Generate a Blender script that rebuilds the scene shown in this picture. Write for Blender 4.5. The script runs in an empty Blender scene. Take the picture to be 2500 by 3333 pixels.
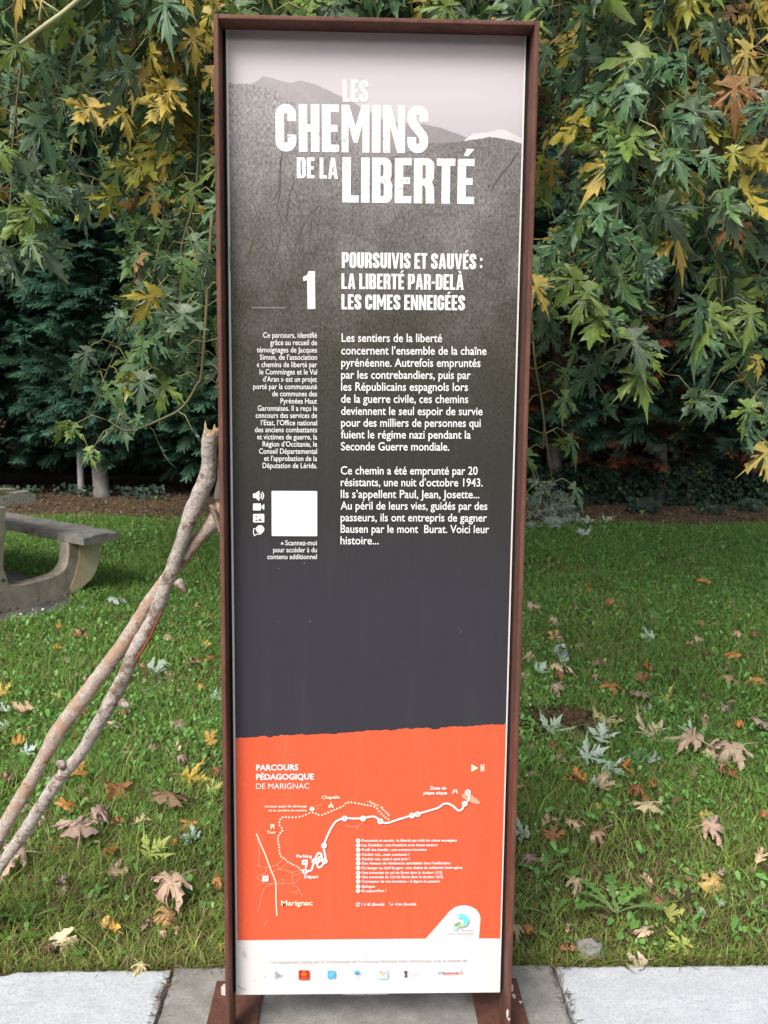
import bpy, math, random
import numpy as np
from mathutils import Vector, Matrix, noise
from mathutils.geometry import tessellate_polygon

# ---------------------------------------------------------------- camera, sky, sun, exposure
scn = bpy.context.scene
COL = scn.collection
CAM = np.array([-0.03529225, -1.95257278, 1.45986891])


def cam_basis(p, yw, r):
    cy_, sy_ = math.cos(yw), math.sin(yw)
    Rz = np.array([[cy_, -sy_, 0], [sy_, cy_, 0], [0, 0, 1]])
    cp, sp = math.cos(p), math.sin(p)
    Rx = np.array([[1, 0, 0], [0, cp, -sp], [0, sp, cp]])
    M = Rz @ Rx @ np.array([[1, 0, 0], [0, 0, 1], [0, 1, 0]], float).T
    R = M.copy()
    R[:, 0] = math.cos(r) * M[:, 0] + math.sin(r) * M[:, 1]
    R[:, 1] = -math.sin(r) * M[:, 0] + math.cos(r) * M[:, 1]
    return R


CR = cam_basis(math.radians(-7.17096468), math.radians(-1.73827807), math.radians(0.57426307))
FPX = 3014.0
cam_d = bpy.data.cameras.new("camera")
cam = bpy.data.objects.new("camera", cam_d)
COL.objects.link(cam)
m = Matrix.Identity(4)
for i in range(3):
    m[i][0], m[i][1], m[i][2], m[i][3] = CR[i, 0], CR[i, 1], -CR[i, 2], CAM[i]
cam.matrix_world = m
cam_d.sensor_fit = 'VERTICAL'
cam_d.sensor_height = 36.0
cam_d.lens = 36.0 * FPX / 3333.0
cam_d.clip_start = 0.05
cam_d.clip_end = 400.0
cam_d.dof.use_dof = True
cam_d.dof.focus_distance = 2.05
cam_d.dof.aperture_fstop = 13.0
scn.camera = cam

SUN_EL, SUN_AZ = math.radians(44), math.radians(205)      # high, behind the photographer's left shoulder, veiled by cloud
world = bpy.data.worlds.new("World")
scn.world = world
world.use_nodes = True
wn = world.node_tree
wn.nodes.clear()
wo = wn.nodes.new('ShaderNodeOutputWorld')
wb = wn.nodes.new('ShaderNodeBackground')
sk = wn.nodes.new('ShaderNodeTexSky')
sk.sky_type = 'NISHITA'
sk.sun_disc = False
sk.sun_elevation = SUN_EL
sk.sun_rotation = SUN_AZ
sk.air_density = 1.0
sk.dust_density = 4.0
sk.ozone_density = 0.6
hs = wn.nodes.new('ShaderNodeHueSaturation')
hs.inputs['Saturation'].default_value = 0.55
wn.links.new(sk.outputs[0], hs.inputs['Color'])
wn.links.new(hs.outputs[0], wb.inputs[0])
wb.inputs[1].default_value = 0.10
wn.links.new(wb.outputs[0], wo.inputs[0])
sun_d = bpy.data.lights.new("sun", 'SUN')
sun_d.energy = 1.5
sun_d.angle = math.radians(22)
sun_d.color = (1.0, 0.95, 0.88)
sun = bpy.data.objects.new("sun", sun_d)
COL.objects.link(sun)
sdir = Vector((math.sin(SUN_AZ) * math.cos(SUN_EL), math.cos(SUN_AZ) * math.cos(SUN_EL), math.sin(SUN_EL)))
sun.rotation_euler = sdir.to_track_quat('Z', 'Y').to_euler()
scn.view_settings.view_transform = 'Standard'
scn.view_settings.look = 'None'
scn.view_settings.exposure = 0.92
scn.view_settings.gamma = 1.0
scn.render.engine = 'CYCLES'
scn.cycles.max_bounces = 6
scn.cycles.diffuse_bounces = 3
scn.cycles.glossy_bounces = 2
scn.cycles.transmission_bounces = 3
scn.cycles.transparent_max_bounces = 6
try:
    scn.cycles.use_denoising = True
except Exception:
    pass

rng = np.random.default_rng(11)
random.seed(11)


# ---------------------------------------------------------------- measuring rays (survey of the place)
def ray(px, py):
    return CR @ np.array([(px - 1250.0) / FPX, -(py - 1666.5) / FPX, 1.0])


def at_z(px, py, z=0.0):
    d = ray(px, py)
    return CAM + d * (z - CAM[2]) / d[2]


def at_y(px, py, y=0.0):
    d = ray(px, py)
    return CAM + d * (y - CAM[1]) / d[1]


# ---------------------------------------------------------------- object helpers
def link(o, parent=None):
    COL.objects.link(o)
    if parent is not None:
        o.parent = parent
    return o


def tag(o, label=None, cat=None, group=None, kind=None):
    if label: o['label'] = label
    if cat: o['category'] = cat
    if group: o['group'] = group
    if kind: o['kind'] = kind
    return o


def empty(name, loc=(0, 0, 0), rz=0.0):
    o = bpy.data.objects.new(name, None)
    o.empty_display_size = 0.1
    o.location = loc
    o.rotation_euler = (0, 0, rz)
    return link(o)


class MB:
    """collects vertices and faces for ONE mesh object"""

    def __init__(self):
        self.v, self.f, self.mi, self.c, self.uv = [], [], [], [], []

    def add(self, verts, faces, mi=0, col=None, uv=None):
        b = len(self.v)
        self.v.extend([tuple(map(float, p)) for p in verts])
        self.f.extend([tuple(b + i for i in f) for f in faces])
        self.mi.extend([mi] * len(faces))
        if col is not None:
            self.c.extend([col] * len(verts))
        if uv is not None:
            self.uv.extend(uv)

    def box(self, a, b, mi=0):
        x0, y0, z0 = a; x1, y1, z1 = b
        self.add([(x0, y0, z0), (x1, y0, z0), (x1, y1, z0), (x0, y1, z0), (x0, y0, z1), (x1, y0, z1), (x1, y1, z1), (x0, y1, z1)],
                 [(0, 3, 2, 1), (4, 5, 6, 7), (0, 1, 5, 4), (1, 2, 6, 5), (2, 3, 7, 6), (3, 0, 4, 7)], mi)

    def tube(self, pts, rad, n=8, mi=0, cap=True, col=None, wob=0.0, seed=0):
        pts = [Vector(p) for p in pts]
        vs, fs = [], []
        prev = None
        for i, p in enumerate(pts):
            t = (pts[min(i + 1, len(pts) - 1)] - pts[max(i - 1, 0)])
            t.normalize()
            if prev is None:
                a = t.orthogonal().normalized()
            else:
                a = prev - t * prev.dot(t)
                a.normalize()
            prev = a
            b = t.cross(a)
            r = rad[i] if hasattr(rad, '__len__') else rad
            for k in range(n):
                an = 2 * math.pi * k / n
                dd = a * math.cos(an) + b * math.sin(an)
                q_ = (p + dd * r) + Vector((seed, 0, 0))
                rr = r * (1 + (wob * (.6 * noise.noise(q_ * 13) + .35 * noise.noise(q_ * 42) + .2 * noise.noise(q_ * 110)) if wob else 0))
                vs.append(p + (a * math.cos(an) + b * math.sin(an)) * rr)
        for i in range(len(pts) - 1):
            for k in range(n):
                k2 = (k + 1) % n
                fs.append((i * n + k, i * n + k2, (i + 1) * n + k2, (i + 1) * n + k))
        if cap:
            fs.append(tuple(range(n - 1, -1, -1)))
            fs.append(tuple((len(pts) - 1) * n + k for k in range(n)))
        self.add(vs, fs, mi, col)

    def prism(self, prof, o, a, b, n, th, mi=0):
        """profile points (p,q) in plane o + p*a + q*b, extruded th along n"""
        o, a, b, n = Vector(o), Vector(a), Vector(b), Vector(n)
        front = [o + a * p + b * q for p, q in prof]
        back = [x + n * th for x in front]
        N = len(prof)
        tris = tessellate_polygon([[Vector((p, q, 0)) for p, q in prof]])
        fs = [tuple(t) for t in tris] + [tuple(N + i for i in reversed(t)) for t in tris]
        for i in range(N):
            j = (i + 1) % N
            fs.append((i, i + N, j + N, j))
        self.add(front + back, fs, mi)

    def mesh(self, name, smooth=False, fix=True):
        me = bpy.data.meshes.new(name)
        me.from_pydata(self.v, [], self.f)
        if any(self.mi):
            me.polygons.foreach_set('material_index', self.mi)
        if self.c:
            at = me.attributes.new('tint', 'FLOAT_COLOR', 'POINT')
            at.data.foreach_set('color', np.array(self.c, dtype=np.float32).ravel())
        if self.uv:
            uvl = me.uv_layers.new(name='UVMap')
            li = np.zeros(len(me.loops), dtype=np.int32)
            me.loops.foreach_get('vertex_index', li)
            uvl.data.foreach_set('uv', np.array(self.uv, dtype=np.float32)[li].ravel())
        if fix:
            import bmesh
            bm = bmesh.new(); bm.from_mesh(me)
            bmesh.ops.recalc_face_normals(bm, faces=bm.faces)
            bm.to_mesh(me); bm.free()
        if smooth:
            me.polygons.foreach_set('use_smooth', [True] * len(me.polygons))
        me.update()
        return me

    def build(self, name, mats, parent=None, smooth=False, bevel=0.0, fix=True):
        me = self.mesh(name, smooth, fix)
        for mm in (mats if isinstance(mats, (list, tuple)) else [mats]):
            me.materials.append(mm)
        o = link(bpy.data.objects.new(name, me), parent)
        if bevel:
            md = o.modifiers.new('bevel', 'BEVEL'); md.width = bevel; md.segments = 2; md.limit_method = 'ANGLE'
        return o


def np_mesh(name, V, F_list, mats, parent=None, tint=None, uv=None, smooth=False):
    """fast mesh from arrays: F_list = list of (faces array k-gon)"""
    me = bpy.data.meshes.new(name)
    V = np.asarray(V, dtype=np.float32)
    me.vertices.add(len(V)); me.vertices.foreach_set('co', V.ravel())
    nl = sum(f.size for f in F_list); nf = sum(len(f) for f in F_list)
    me.loops.add(nl); me.polygons.add(nf)
    li = np.concatenate([f.ravel() for f in F_list]).astype(np.int32)
    me.loops.foreach_set('vertex_index', li)
    tot = np.concatenate([np.full(len(f), f.shape[1]) for f in F_list]).astype(np.int32)
    st = np.concatenate([[0], np.cumsum(tot)[:-1]]).astype(np.int32)
    me.polygons.foreach_set('loop_start', st)
    try:
        me.polygons.foreach_set('loop_total', tot)
    except Exception:
        pass
    if smooth:
        me.polygons.foreach_set('use_smooth', np.ones(nf, dtype=bool))
    if tint is not None:
        at = me.attributes.new('tint', 'FLOAT_COLOR', 'POINT')
        t4 = np.ones((len(V), 4), dtype=np.float32); t4[:, :3] = tint
        at.data.foreach_set('color', t4.ravel())
    if uv is not None:
        uvl = me.uv_layers.new(name='UVMap')
        uvl.data.foreach_set('uv', np.asarray(uv, dtype=np.float32)[li].ravel())
    me.update(calc_edges=True)
    me.validate()
    for mm in (mats if isinstance(mats, (list, tuple)) else [mats]):
        me.materials.append(mm)
    return link(bpy.data.objects.new(name, me), parent)


# ---------------------------------------------------------------- material helpers
class NT:
    def __init__(self, name):
        self.m = bpy.data.materials.new(name)
        self.m.use_nodes = True
        self.t = self.m.node_tree
        self.t.nodes.clear()
        self.out = self.n('ShaderNodeOutputMaterial')
        self.p = self.n('ShaderNodeBsdfPrincipled')
        self.l(self.p.outputs[0], self.out.inputs[0])

    def n(self, t, **kw):
        x = self.t.nodes.new(t)
        for k, v in kw.items():
            setattr(x, k, v)
        return x

    def l(self, a, b):
        self.t.links.new(a, b)

    def coord(self, which='Object', scale=None):
        tc = self.n('ShaderNodeTexCoord')
        if scale is None:
            return tc.outputs[which]
        mp = self.n('ShaderNodeMapping')
        mp.inputs['Scale'].default_value = scale if hasattr(scale, '__len__') else (scale,) * 3
        self.l(tc.outputs[which], mp.inputs[0])
        return mp.outputs[0]

    def noise(self, scale, detail=4, rough=0.6, vec=None, which='Object', dist=0.0):
        x = self.n('ShaderNodeTexNoise')
        x.inputs['Scale'].default_value = scale
        x.inputs['Detail'].default_value = detail
        x.inputs['Roughness'].default_value = rough
        x.inputs['Distortion'].default_value = dist
        self.l(vec if vec is not None else self.coord(which), x.inputs['Vector'])
        return x.outputs['Fac']

    def ramp(self, fac, stops, interp='LINEAR'):
        r = self.n('ShaderNodeValToRGB')
        r.color_ramp.interpolation = interp
        e = r.color_ramp.elements
        while len(e) < len(stops):
            e.new(0.5)
        for el, (p, c) in zip(e, stops):
            el.position = p
            el.color = (c[0], c[1], c[2], 1) if hasattr(c, '__len__') else (c, c, c, 1)
        self.l(fac, r.inputs[0])
        return r.outputs[0]

    def mix(self, fac, a, b, mode='MIX'):
        x = self.n('ShaderNodeMix', data_type='RGBA', blend_type=mode)
        for s, v in ((x.inputs[0], fac), (x.inputs[6], a), (x.inputs[7], b)):
            if hasattr(v, 'is_output'):
                self.l(v, s)
            else:
                s.default_value = v if not hasattr(v, '__len__') else (v[0], v[1], v[2], 1)
        return x.outputs[2]

    def math(self, op, a, b=None, c=None, clamp=False):
        x = self.n('ShaderNodeMath', operation=op, use_clamp=clamp)
        for s, v in zip(x.inputs, (a, b, c)):
            if v is None: continue
            if hasattr(v, 'is_output'): self.l(v, s)
            else: s.default_value = v
        return x.outputs[0]

    def bump(self, h, strength=0.3, dist=0.01):
        b = self.n('ShaderNodeBump')
        b.inputs['Strength'].default_value = strength
        b.inputs['Distance'].default_value = dist
        self.l(h, b.inputs['Height'])
        self.l(b.outputs[0], self.p.inputs['Normal'])

    def set(self, color=None, rough=None, spec=None):
        if color is not None:
            if hasattr(color, 'is_output'): self.l(color, self.p.inputs['Base Color'])
            else: self.p.inputs['Base Color'].default_value = (color[0], color[1], color[2], 1)
        if rough is not None:
            if hasattr(rough, 'is_output'): self.l(rough, self.p.inputs['Roughness'])
            else: self.p.inputs['Roughness'].default_value = rough
        if spec is not None:
            self.p.inputs['Specular IOR Level'].default_value = spec
        return self


def srgb(r, g, b):
    f = lambda c: (c / 255 / 12.92) if c / 255 <= 0.04045 else ((c / 255 + 0.055) / 1.055) ** 2.4
    return (f(r), f(g), f(b))


def simple(name, color, rough=0.6, spec=0.3):
    return NT(name).set(color, rough, spec).m


def corten_mat():
    k = NT('corten_rust')
    n1 = k.noise(9, 6, 0.65)
    n2 = k.noise(160, 3, 0.7)
    c = k.ramp(n1, [(0.25, (0.080, 0.031, 0.023)), (0.5, (0.130, 0.054, 0.039)), (0.75, (0.195, 0.088, 0.058))])
    c = k.mix(k.ramp(n2, [(0.45, 0.0), (0.75, 0.45)]), c, (0.20, 0.095, 0.060))
    st = k.noise(1.0, 4, 0.6, vec=k.coord('Object', (60, 60, 3)))
    c = k.mix(k.ramp(st, [(0.50, 0.0), (0.72, 0.6)]), c, (0.045, 0.020, 0.020))
    n5 = k.noise(3.5, 5, 0.7)
    c = k.mix(k.ramp(n5, [(0.52, 0.0), (0.70, 0.5)]), c, (0.19, 0.095, 0.062))
    k.set(c, k.ramp(n2, [(0.3, 0.62), (0.8, 0.85)]), 0.35)
    k.bump(n2, 0.25, 0.002)
    return k.m


def concrete_mat(name, dark, mid, light, sp=1.0, moss=0.0, bump=0.35):
    k = NT(name)
    n1 = k.noise(5 * sp, 8, 0.7)
    n2 = k.noise(70 * sp, 5, 0.75)
    n3 = k.noise(260 * sp, 2, 0.6)
    c = k.ramp(n1, [(0.3, dark), (0.52, mid), (0.72, light)])
    c = k.mix(k.ramp(n2, [(0.42, 0.55), (0.62, 0.0)]), c, tuple(x * 0.62 for x in mid))
    c = k.mix(k.ramp(n3, [(0.33, 0.5), (0.5, 0.0)]), c, tuple(x * 0.55 for x in dark))
    if moss:
        n4 = k.noise(7, 6, 0.75, dist=0.4)
        c = k.mix(k.ramp(n4, [(0.62 - moss * 0.2, 0.0), (0.70 - moss * 0.2, 0.9)]), c, (0.020, 0.021, 0.012))
    k.set(c, 0.9, 0.2)
    k.bump(k.mix(0.5, n2, n3), bump, 0.004)
    return k.m


def kerb_white_mat():
    k = NT('white_kerb_paint')
    n1 = k.noise(120, 4, 0.8)
    n2 = k.noise(14, 6, 0.7)
    n3 = k.noise(330, 3, 0.7)
    c = k.ramp(n2, [(0.3, (0.53, 0.56, 0.61)), (0.7, (0.66, 0.695, 0.745))])
    c = k.mix(k.ramp(n1, [(0.36, 0.8), (0.50, 0.0)]), c, (0.37, 0.38, 0.39))
    c = k.mix(k.ramp(n3, [(0.36, 0.6), (0.5, 0.0)]), c, (0.48, 0.48, 0.48))
    n4 = k.noise(2.6, 7, 0.75)
    c = k.mix(k.ramp(n4, [(0.55, 0.0), (0.72, 0.5)]), c, (0.46, 0.45, 0.43))
    k.set(c, 0.9, 0.2)
    k.bump(k.mix(0.5, n1, n3), 0.45, 0.005)
    return k.m


def leaf_mat(name, tint_from, gloss=0.45, transl=0.25, under=(0.36, 0.42, 0.36), under_f=0.55, veins=True):
    """maple leaf: tint per leaf, paler underside, fine veins from the leaf's own coordinates"""
    k = NT(name)
    if tint_from == 'object':
        oi = k.n('ShaderNodeObjectInfo'); base = oi.outputs['Color']
    else:
        a = k.n('ShaderNodeAttribute'); a.attribute_name = 'tint'; base = a.outputs['Color']
    uvn = k.n('ShaderNodeTexCoord').outputs['UV']
    sp = k.n('ShaderNodeSeparateXYZ'); k.l(uvn, sp.inputs[0])
    nz = k.noise(38, 4, 0.7)
    c = k.mix(1.0, base, k.ramp(nz, [(0.3, (0.72, 0.72, 0.72)), (0.7, (1.25, 1.25, 1.25))]), 'MULTIPLY')
    if tint_from == 'object':
        n5 = k.noise(13, 5, 0.7)
        c = k.mix(k.ramp(n5, [(0.54, 0.0), (0.72, 0.55)]), c, (0.16, 0.075, 0.035))
    if veins:
        ax = k.math('ABSOLUTE', sp.outputs[0])
        dmin = ax
        for an in (52, 12):
            cs, sn = math.cos(math.radians(an)), math.sin(math.radians(an))
            d = k.math('ABSOLUTE', k.math('SUBTRACT', k.math('MULTIPLY', ax, sn), k.math('MULTIPLY', sp.outputs[1], cs)))
            dmin = k.math('MINIMUM', dmin, d)
        vm = k.math('LESS_THAN', dmin, 0.011)
        c = k.mix(k.math('MULTIPLY', vm, 0.35), c, k.mix(0.5, c, (0.42, 0.48, 0.20)))
    geo = k.n('ShaderNodeNewGeometry')
    c = k.mix(k.math('MULTIPLY', geo.outputs['Backfacing'], under_f), c, under)
    k.set(c, gloss, 0.4)
    if transl > 0:
        tr = k.n('ShaderNodeBsdfTranslucent'); k.l(c, tr.inputs['Color'])
        ms = k.n('ShaderNodeMixShader'); ms.inputs[0].default_value = transl
        k.l(k.p.outputs[0], ms.inputs[1]); k.l(tr.outputs[0], ms.inputs[2]); k.l(ms.outputs[0], k.out.inputs[0])
    return k.m


def tint_mat(name, rough=0.6, spec=0.3, transl=0.2, var=0.25, nscale=30):
    k = NT(name)
    a = k.n('ShaderNodeAttribute'); a.attribute_name = 'tint'
    c = a.outputs['Color']
    if var:
        nz = k.noise(nscale, 3, 0.6)
        c = k.mix(1.0, c, k.ramp(nz, [(0.3, 1 - var), (0.7, 1 + var)]), 'MULTIPLY')
    k.set(c, rough, spec)
    if transl > 0:
        tr = k.n('ShaderNodeBsdfTranslucent'); k.l(c, tr.inputs['Color'])
        ms = k.n('ShaderNodeMixShader'); ms.inputs[0].default_value = transl
        k.l(k.p.outputs[0], ms.inputs[1]); k.l(tr.outputs[0], ms.inputs[2]); k.l(ms.outputs[0], k.out.inputs[0])
    return k.m


M_CORTEN = corten_mat()
M_KERBW = kerb_white_mat()
M_KERBG = concrete_mat('grey_kerb_concrete', (0.22, 0.21, 0.19), (0.42, 0.405, 0.375), (0.62, 0.60, 0.57), 2.2, 0.0, 1.0)
M_BENCH = concrete_mat('weathered_bench_concrete', (0.20, 0.175, 0.14), (0.44, 0.39, 0.32), (0.60, 0.54, 0.45), 2.4, 0.25, 0.5)
M_SEAT = concrete_mat('dark_seat_concrete', (0.17, 0.16, 0.15), (0.33, 0.315, 0.29), (0.50, 0.47, 0.42), 2.4, 0.10, 0.5)
M_CREAM = concrete_mat('lit_cream_leg_concrete', (0.54, 0.43, 0.25), (0.74, 0.62, 0.40), (0.76, 0.70, 0.56), 0.9, 0.0, 0.2)  # cream stain of the leg, its lit brightness put into the colour
M_BARK = concrete_mat('trunk_bark', (0.045, 0.035, 0.028), (0.09, 0.075, 0.06), (0.16, 0.14, 0.12), 3, 0.2, 0.6)
M_PALETRUNK = concrete_mat('pale_washed_bark', (0.13, 0.12, 0.115), (0.21, 0.20, 0.19), (0.30, 0.285, 0.275), 2, 0.0, 0.3)
M_POST = concrete_mat('white_weathered_post', (0.28, 0.28, 0.28), (0.36, 0.36, 0.365), (0.42, 0.42, 0.42), 2, 0, .2)
# ---------------------------------------------------------------- ground
GZ = -0.02


def soil_mat():
    k = NT('lawn_soil')
    n1 = k.noise(2.0, 6, 0.7); n2 = k.noise(60, 6, 0.75)
    c = k.ramp(n1, [(0.3, (0.060, 0.040, 0.024)), (0.55, (0.095, 0.066, 0.040)), (0.75, (0.13, 0.092, 0.055))])
    c = k.mix(k.ramp(n2, [(0.45, 0.0), (0.65, 0.7)]), c, (0.20, 0.145, 0.085))
    c = k.mix(k.ramp(n2, [(0.32, 0.8), (0.45, 0.0)]), c, (0.025, 0.018, 0.012))
    k.set(c, 0.95, 0.15); k.bump(n2, 0.7, 0.02)
    return k.m


def asphalt_mat():
    k = NT('asphalt')
    n = k.noise(220, 4, 0.8); n1 = k.noise(0.8, 5, 0.6)
    c = k.ramp(n, [(0.3, (0.08, 0.08, 0.08)), (0.7, (0.20, 0.195, 0.19))])
    c = k.mix(k.ramp(n1, [(0.4, 0.0), (0.7, 0.5)]), c, (0.22, 0.21, 0.20))
    k.set(c, 0.9, 0.2); k.bump(n, 0.5, 0.005)
    return k.m


M_SOIL, M_ASPH = soil_mat(), asphalt_mat()
gm = MB()
gm.add([(-150, -150, -0.16), (150, -150, -0.16), (150, 150, -0.16), (-150, 150, -0.16)], [(0, 1, 2, 3)])
tag(gm.build('ground', simple('far_ground', (0.10, 0.10, 0.06), 0.95)), kind='structure')
gm = MB()
gm.add([(-40, -40, -0.14), (40, -40, -0.14), (40, -0.225, -0.14), (-40, -0.225, -0.14)], [(0, 1, 2, 3)])
tag(gm.build('car_park', M_ASPH), kind='structure')


def ground_h(x, y):
    h = GZ + 0.018 * noise.noise(Vector((x * 0.9, y * 0.9, 0))) + 0.008 * noise.noise(Vector((x * 4, y * 4, 3)))
    d2 = (x - MH[0]) ** 2 + (y - MH[1]) ** 2
    h += 0.035 * math.exp(-d2 / 0.10)
    return h if y > 0.45 else GZ + (h - GZ) * max(0, (y - 0.28)) / 0.17


MH = at_z(1873, 2348, 0.02)
xs = np.concatenate([np.linspace(-30, -6, 13)[:-1], np.linspace(-6, 7, 105), np.linspace(7, 30, 13)[1:]])
ys = np.concatenate([np.linspace(0.262, 5, 60), np.linspace(5, 14, 46)[1:], np.linspace(14, 60, 12)[1:]])
V = [(x, y, ground_h(x, y)) for y in ys for x in xs]
nx = len(xs)
F = np.array([(j * nx + i, j * nx + i + 1, (j + 1) * nx + i + 1, (j + 1) * nx + i) for j in range(len(ys) - 1) for i in range(nx - 1)])
tag(np_mesh('lawn_ground', V, [F], M_SOIL, smooth=True), kind='structure')


# ---------------------------------------------------------------- kerb slabs
def kerb(x0, x1, yr, mat_, label, seed, taper=0.0):
    """concrete kerb slab with a softly chipped arris; origin at its base"""
    nxs, nys = 70, 34
    y0 = -0.22
    L = x1 - x0
    vs, fs = [], []

    def P(i, j):
        a, b = i / nxs, j / nys
        x = x0 + L * a; y = y0 + (yr - y0) * b
        ed = min((x - x0), (x1 - x), (yr - y) * 1.0, (y - y0))
        z = 0.0
        n = noise.noise(Vector((x * 26 + seed, y * 26, seed)))
        n2 = noise.noise(Vector((x * 8 + seed, y * 8, seed + 5)))
        if ed < 0.012: z -= 0.005 + 0.006 * abs(n)
        chip = max(0, n2 - 0.25) * (0.05 if ed < 0.02 else 0)
        z -= chip * 0.5
        if i == 0: x += 0.006 * abs(n) + chip * 0.5
        if i == nxs: x -= 0.006 * abs(n) + chip * 0.5
        if j == nys: y -= 0.004 * abs(n) + chip * 0.35
        z += 0.0012 * noise.noise(Vector((x * 60, y * 60, seed)))
        return (x, y, z)

    for j in range(nys + 1):
        for i in range(nxs + 1): vs.append(P(i, j))
    W_ = nxs + 1
    for j in range(nys):
        for i in range(nxs): fs.append((j * W_ + i, j * W_ + i + 1, (j + 1) * W_ + i + 1, (j + 1) * W_ + i))
    ring = [i for i in range(W_)] + [j * W_ + nxs for j in range(1, nys + 1)] + [nys * W_ + i for i in range(nxs - 1, -1, -1)] + [j * W_ for j in range(nys - 1, 0, -1)]
    b = len(vs)
    for r in ring: vs.append((vs[r][0], vs[r][1], -0.155))
    for q in range(len(ring)):
        q2 = (q + 1) % len(ring)
        fs.append((ring[q], b + q, b + q2, ring[q2]))
    mb = MB(); mb.add(vs, fs)
    o = mb.build('kerb_slab', mat_)
    tag(o, label, 'kerb', 'concrete kerb slabs along the lawn')
    return o


kerb(-1.50, -0.502, 0.268, M_KERBW, 'white painted kerb slab left of the sign', 3.0)
kerb(-0.494, 0.482, 0.279, M_KERBG, 'bare grey kerb slab under the sign posts', 9.0)
kerb(0.486, 1.486, 0.268, M_KERBW, 'white painted kerb slab right of the sign', 17.0)


for i_, w_ in ((1, 'second'), (2, 'third'), (3, 'fourth')):
    kerb(-1.506 - i_, -.51 - i_, 0.268, M_KERBW, 'white painted kerb slab, %s to the left of the grey one' % w_, 20. + i_)
    kerb(.490 + i_, 1.488 + i_, 0.268, M_KERBW, 'white painted kerb slab, %s to the right of the grey one' % w_, 30. + i_)


# ---------------------------------------------------------------- information sign
LAY = [0.0005]


def pz(px, py):
    p = at_y(px, py, 0.0)
    return (p[0], p[2])


class Print(MB):
    """flat printed artwork lying on the board; every piece a hair above the last"""

    def poly(self, loops, mi=0):
        tris = tessellate_polygon([[Vector((x, z, 0)) for x, z in lp] for lp in loops])
        flat = [p for lp in loops for p in lp]
        LAY[0] += 0.000012
        y = -LAY[0]
        f = []
        for t in tris:
            a, b, c = (flat[i] for i in t)
            cr = (b[0] - a[0]) * (c[1] - a[1]) - (b[1] - a[1]) * (c[0] - a[0])
            if abs(cr) < 1e-14: continue
            f.append(tuple(t) if cr > 0 else tuple(reversed(t)))
        self.add([(x, y, z) for x, z in flat], f, mi)

    def disc(self, c, r, mi=0, n=20, ry=None):
        ry = ry or r
        self.poly([[(c[0] + r * math.cos(2 * math.pi * i / n), c[1] + ry * math.sin(2 * math.pi * i / n)) for i in range(n)]], mi)

    def line(self, pts, w, mi=0, caps=False, smooth=0):
        if smooth: pts = catmull(pts, smooth)
        self.poly([stroke(pts, w)], mi)
        if caps:
            self.disc(pts[0], w / 2, mi, 12); self.disc(pts[-1], w / 2, mi, 12)


def catmull(pts, n=6):
    P = [np.array(p, float) for p in pts]
    out = []
    for i in range(len(P) - 1):
        p0, p1, p2, p3 = P[max(i - 1, 0)], P[i], P[i + 1], P[min(i + 2, len(P) - 1)]
        for k in range(n):
            t = k / n
            out.append(tuple(0.5 * (2 * p1 + (p2 - p0) * t + (2 * p0 - 5 * p1 + 4 * p2 - p3) * t * t + (3 * p1 - p0 - 3 * p2 + p3) * t ** 3)))
    out.append(tuple(P[-1]))
    return out


def stroke(pts, w):
    P = [np.array(p, float) for p in pts]
    L, R_ = [], []
    for i in range(len(P)):
        d1 = P[i] - P[i - 1] if i > 0 else P[1] - P[0]
        d2 = P[i + 1] - P[i] if i < len(P) - 1 else d1
        d1 = d1 / (np.linalg.norm(d1) + 1e-12); d2 = d2 / (np.linalg.norm(d2) + 1e-12)
        n1 = np.array([-d1[1], d1[0]]); n2 = np.array([-d2[1], d2[0]])
        mi = n1 + n2; mi = mi / (np.linalg.norm(mi) + 1e-9)
        s = 1.0 / max(0.5, float(mi @ n1))
        L.append(tuple(P[i] + mi * s * w / 2)); R_.append(tuple(P[i] - mi * s * w / 2))
    return L + R_[::-1]


def arc(cx, cy, r, a0, a1, n=8, ry=None):
    ry = ry or r
    return [(cx + r * math.cos(math.radians(a0 + (a1 - a0) * i / n)), cy + ry * math.sin(math.radians(a0 + (a1 - a0) * i / n))) for i in range(n + 1)]


# --- condensed poster capitals drawn as outlines (height 1)
T = 0.192


def rrect(x0, y0, x1, y1, r, n=6):
    return arc(x1 - r, y1 - r, r, 0, 90, n) + arc(x0 + r, y1 - r, r, 90, 180, n) + arc(x0 + r, y0 + r, r, 180, 270, n) + arc(x1 - r, y0 + r, r, 270, 360, n)


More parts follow.
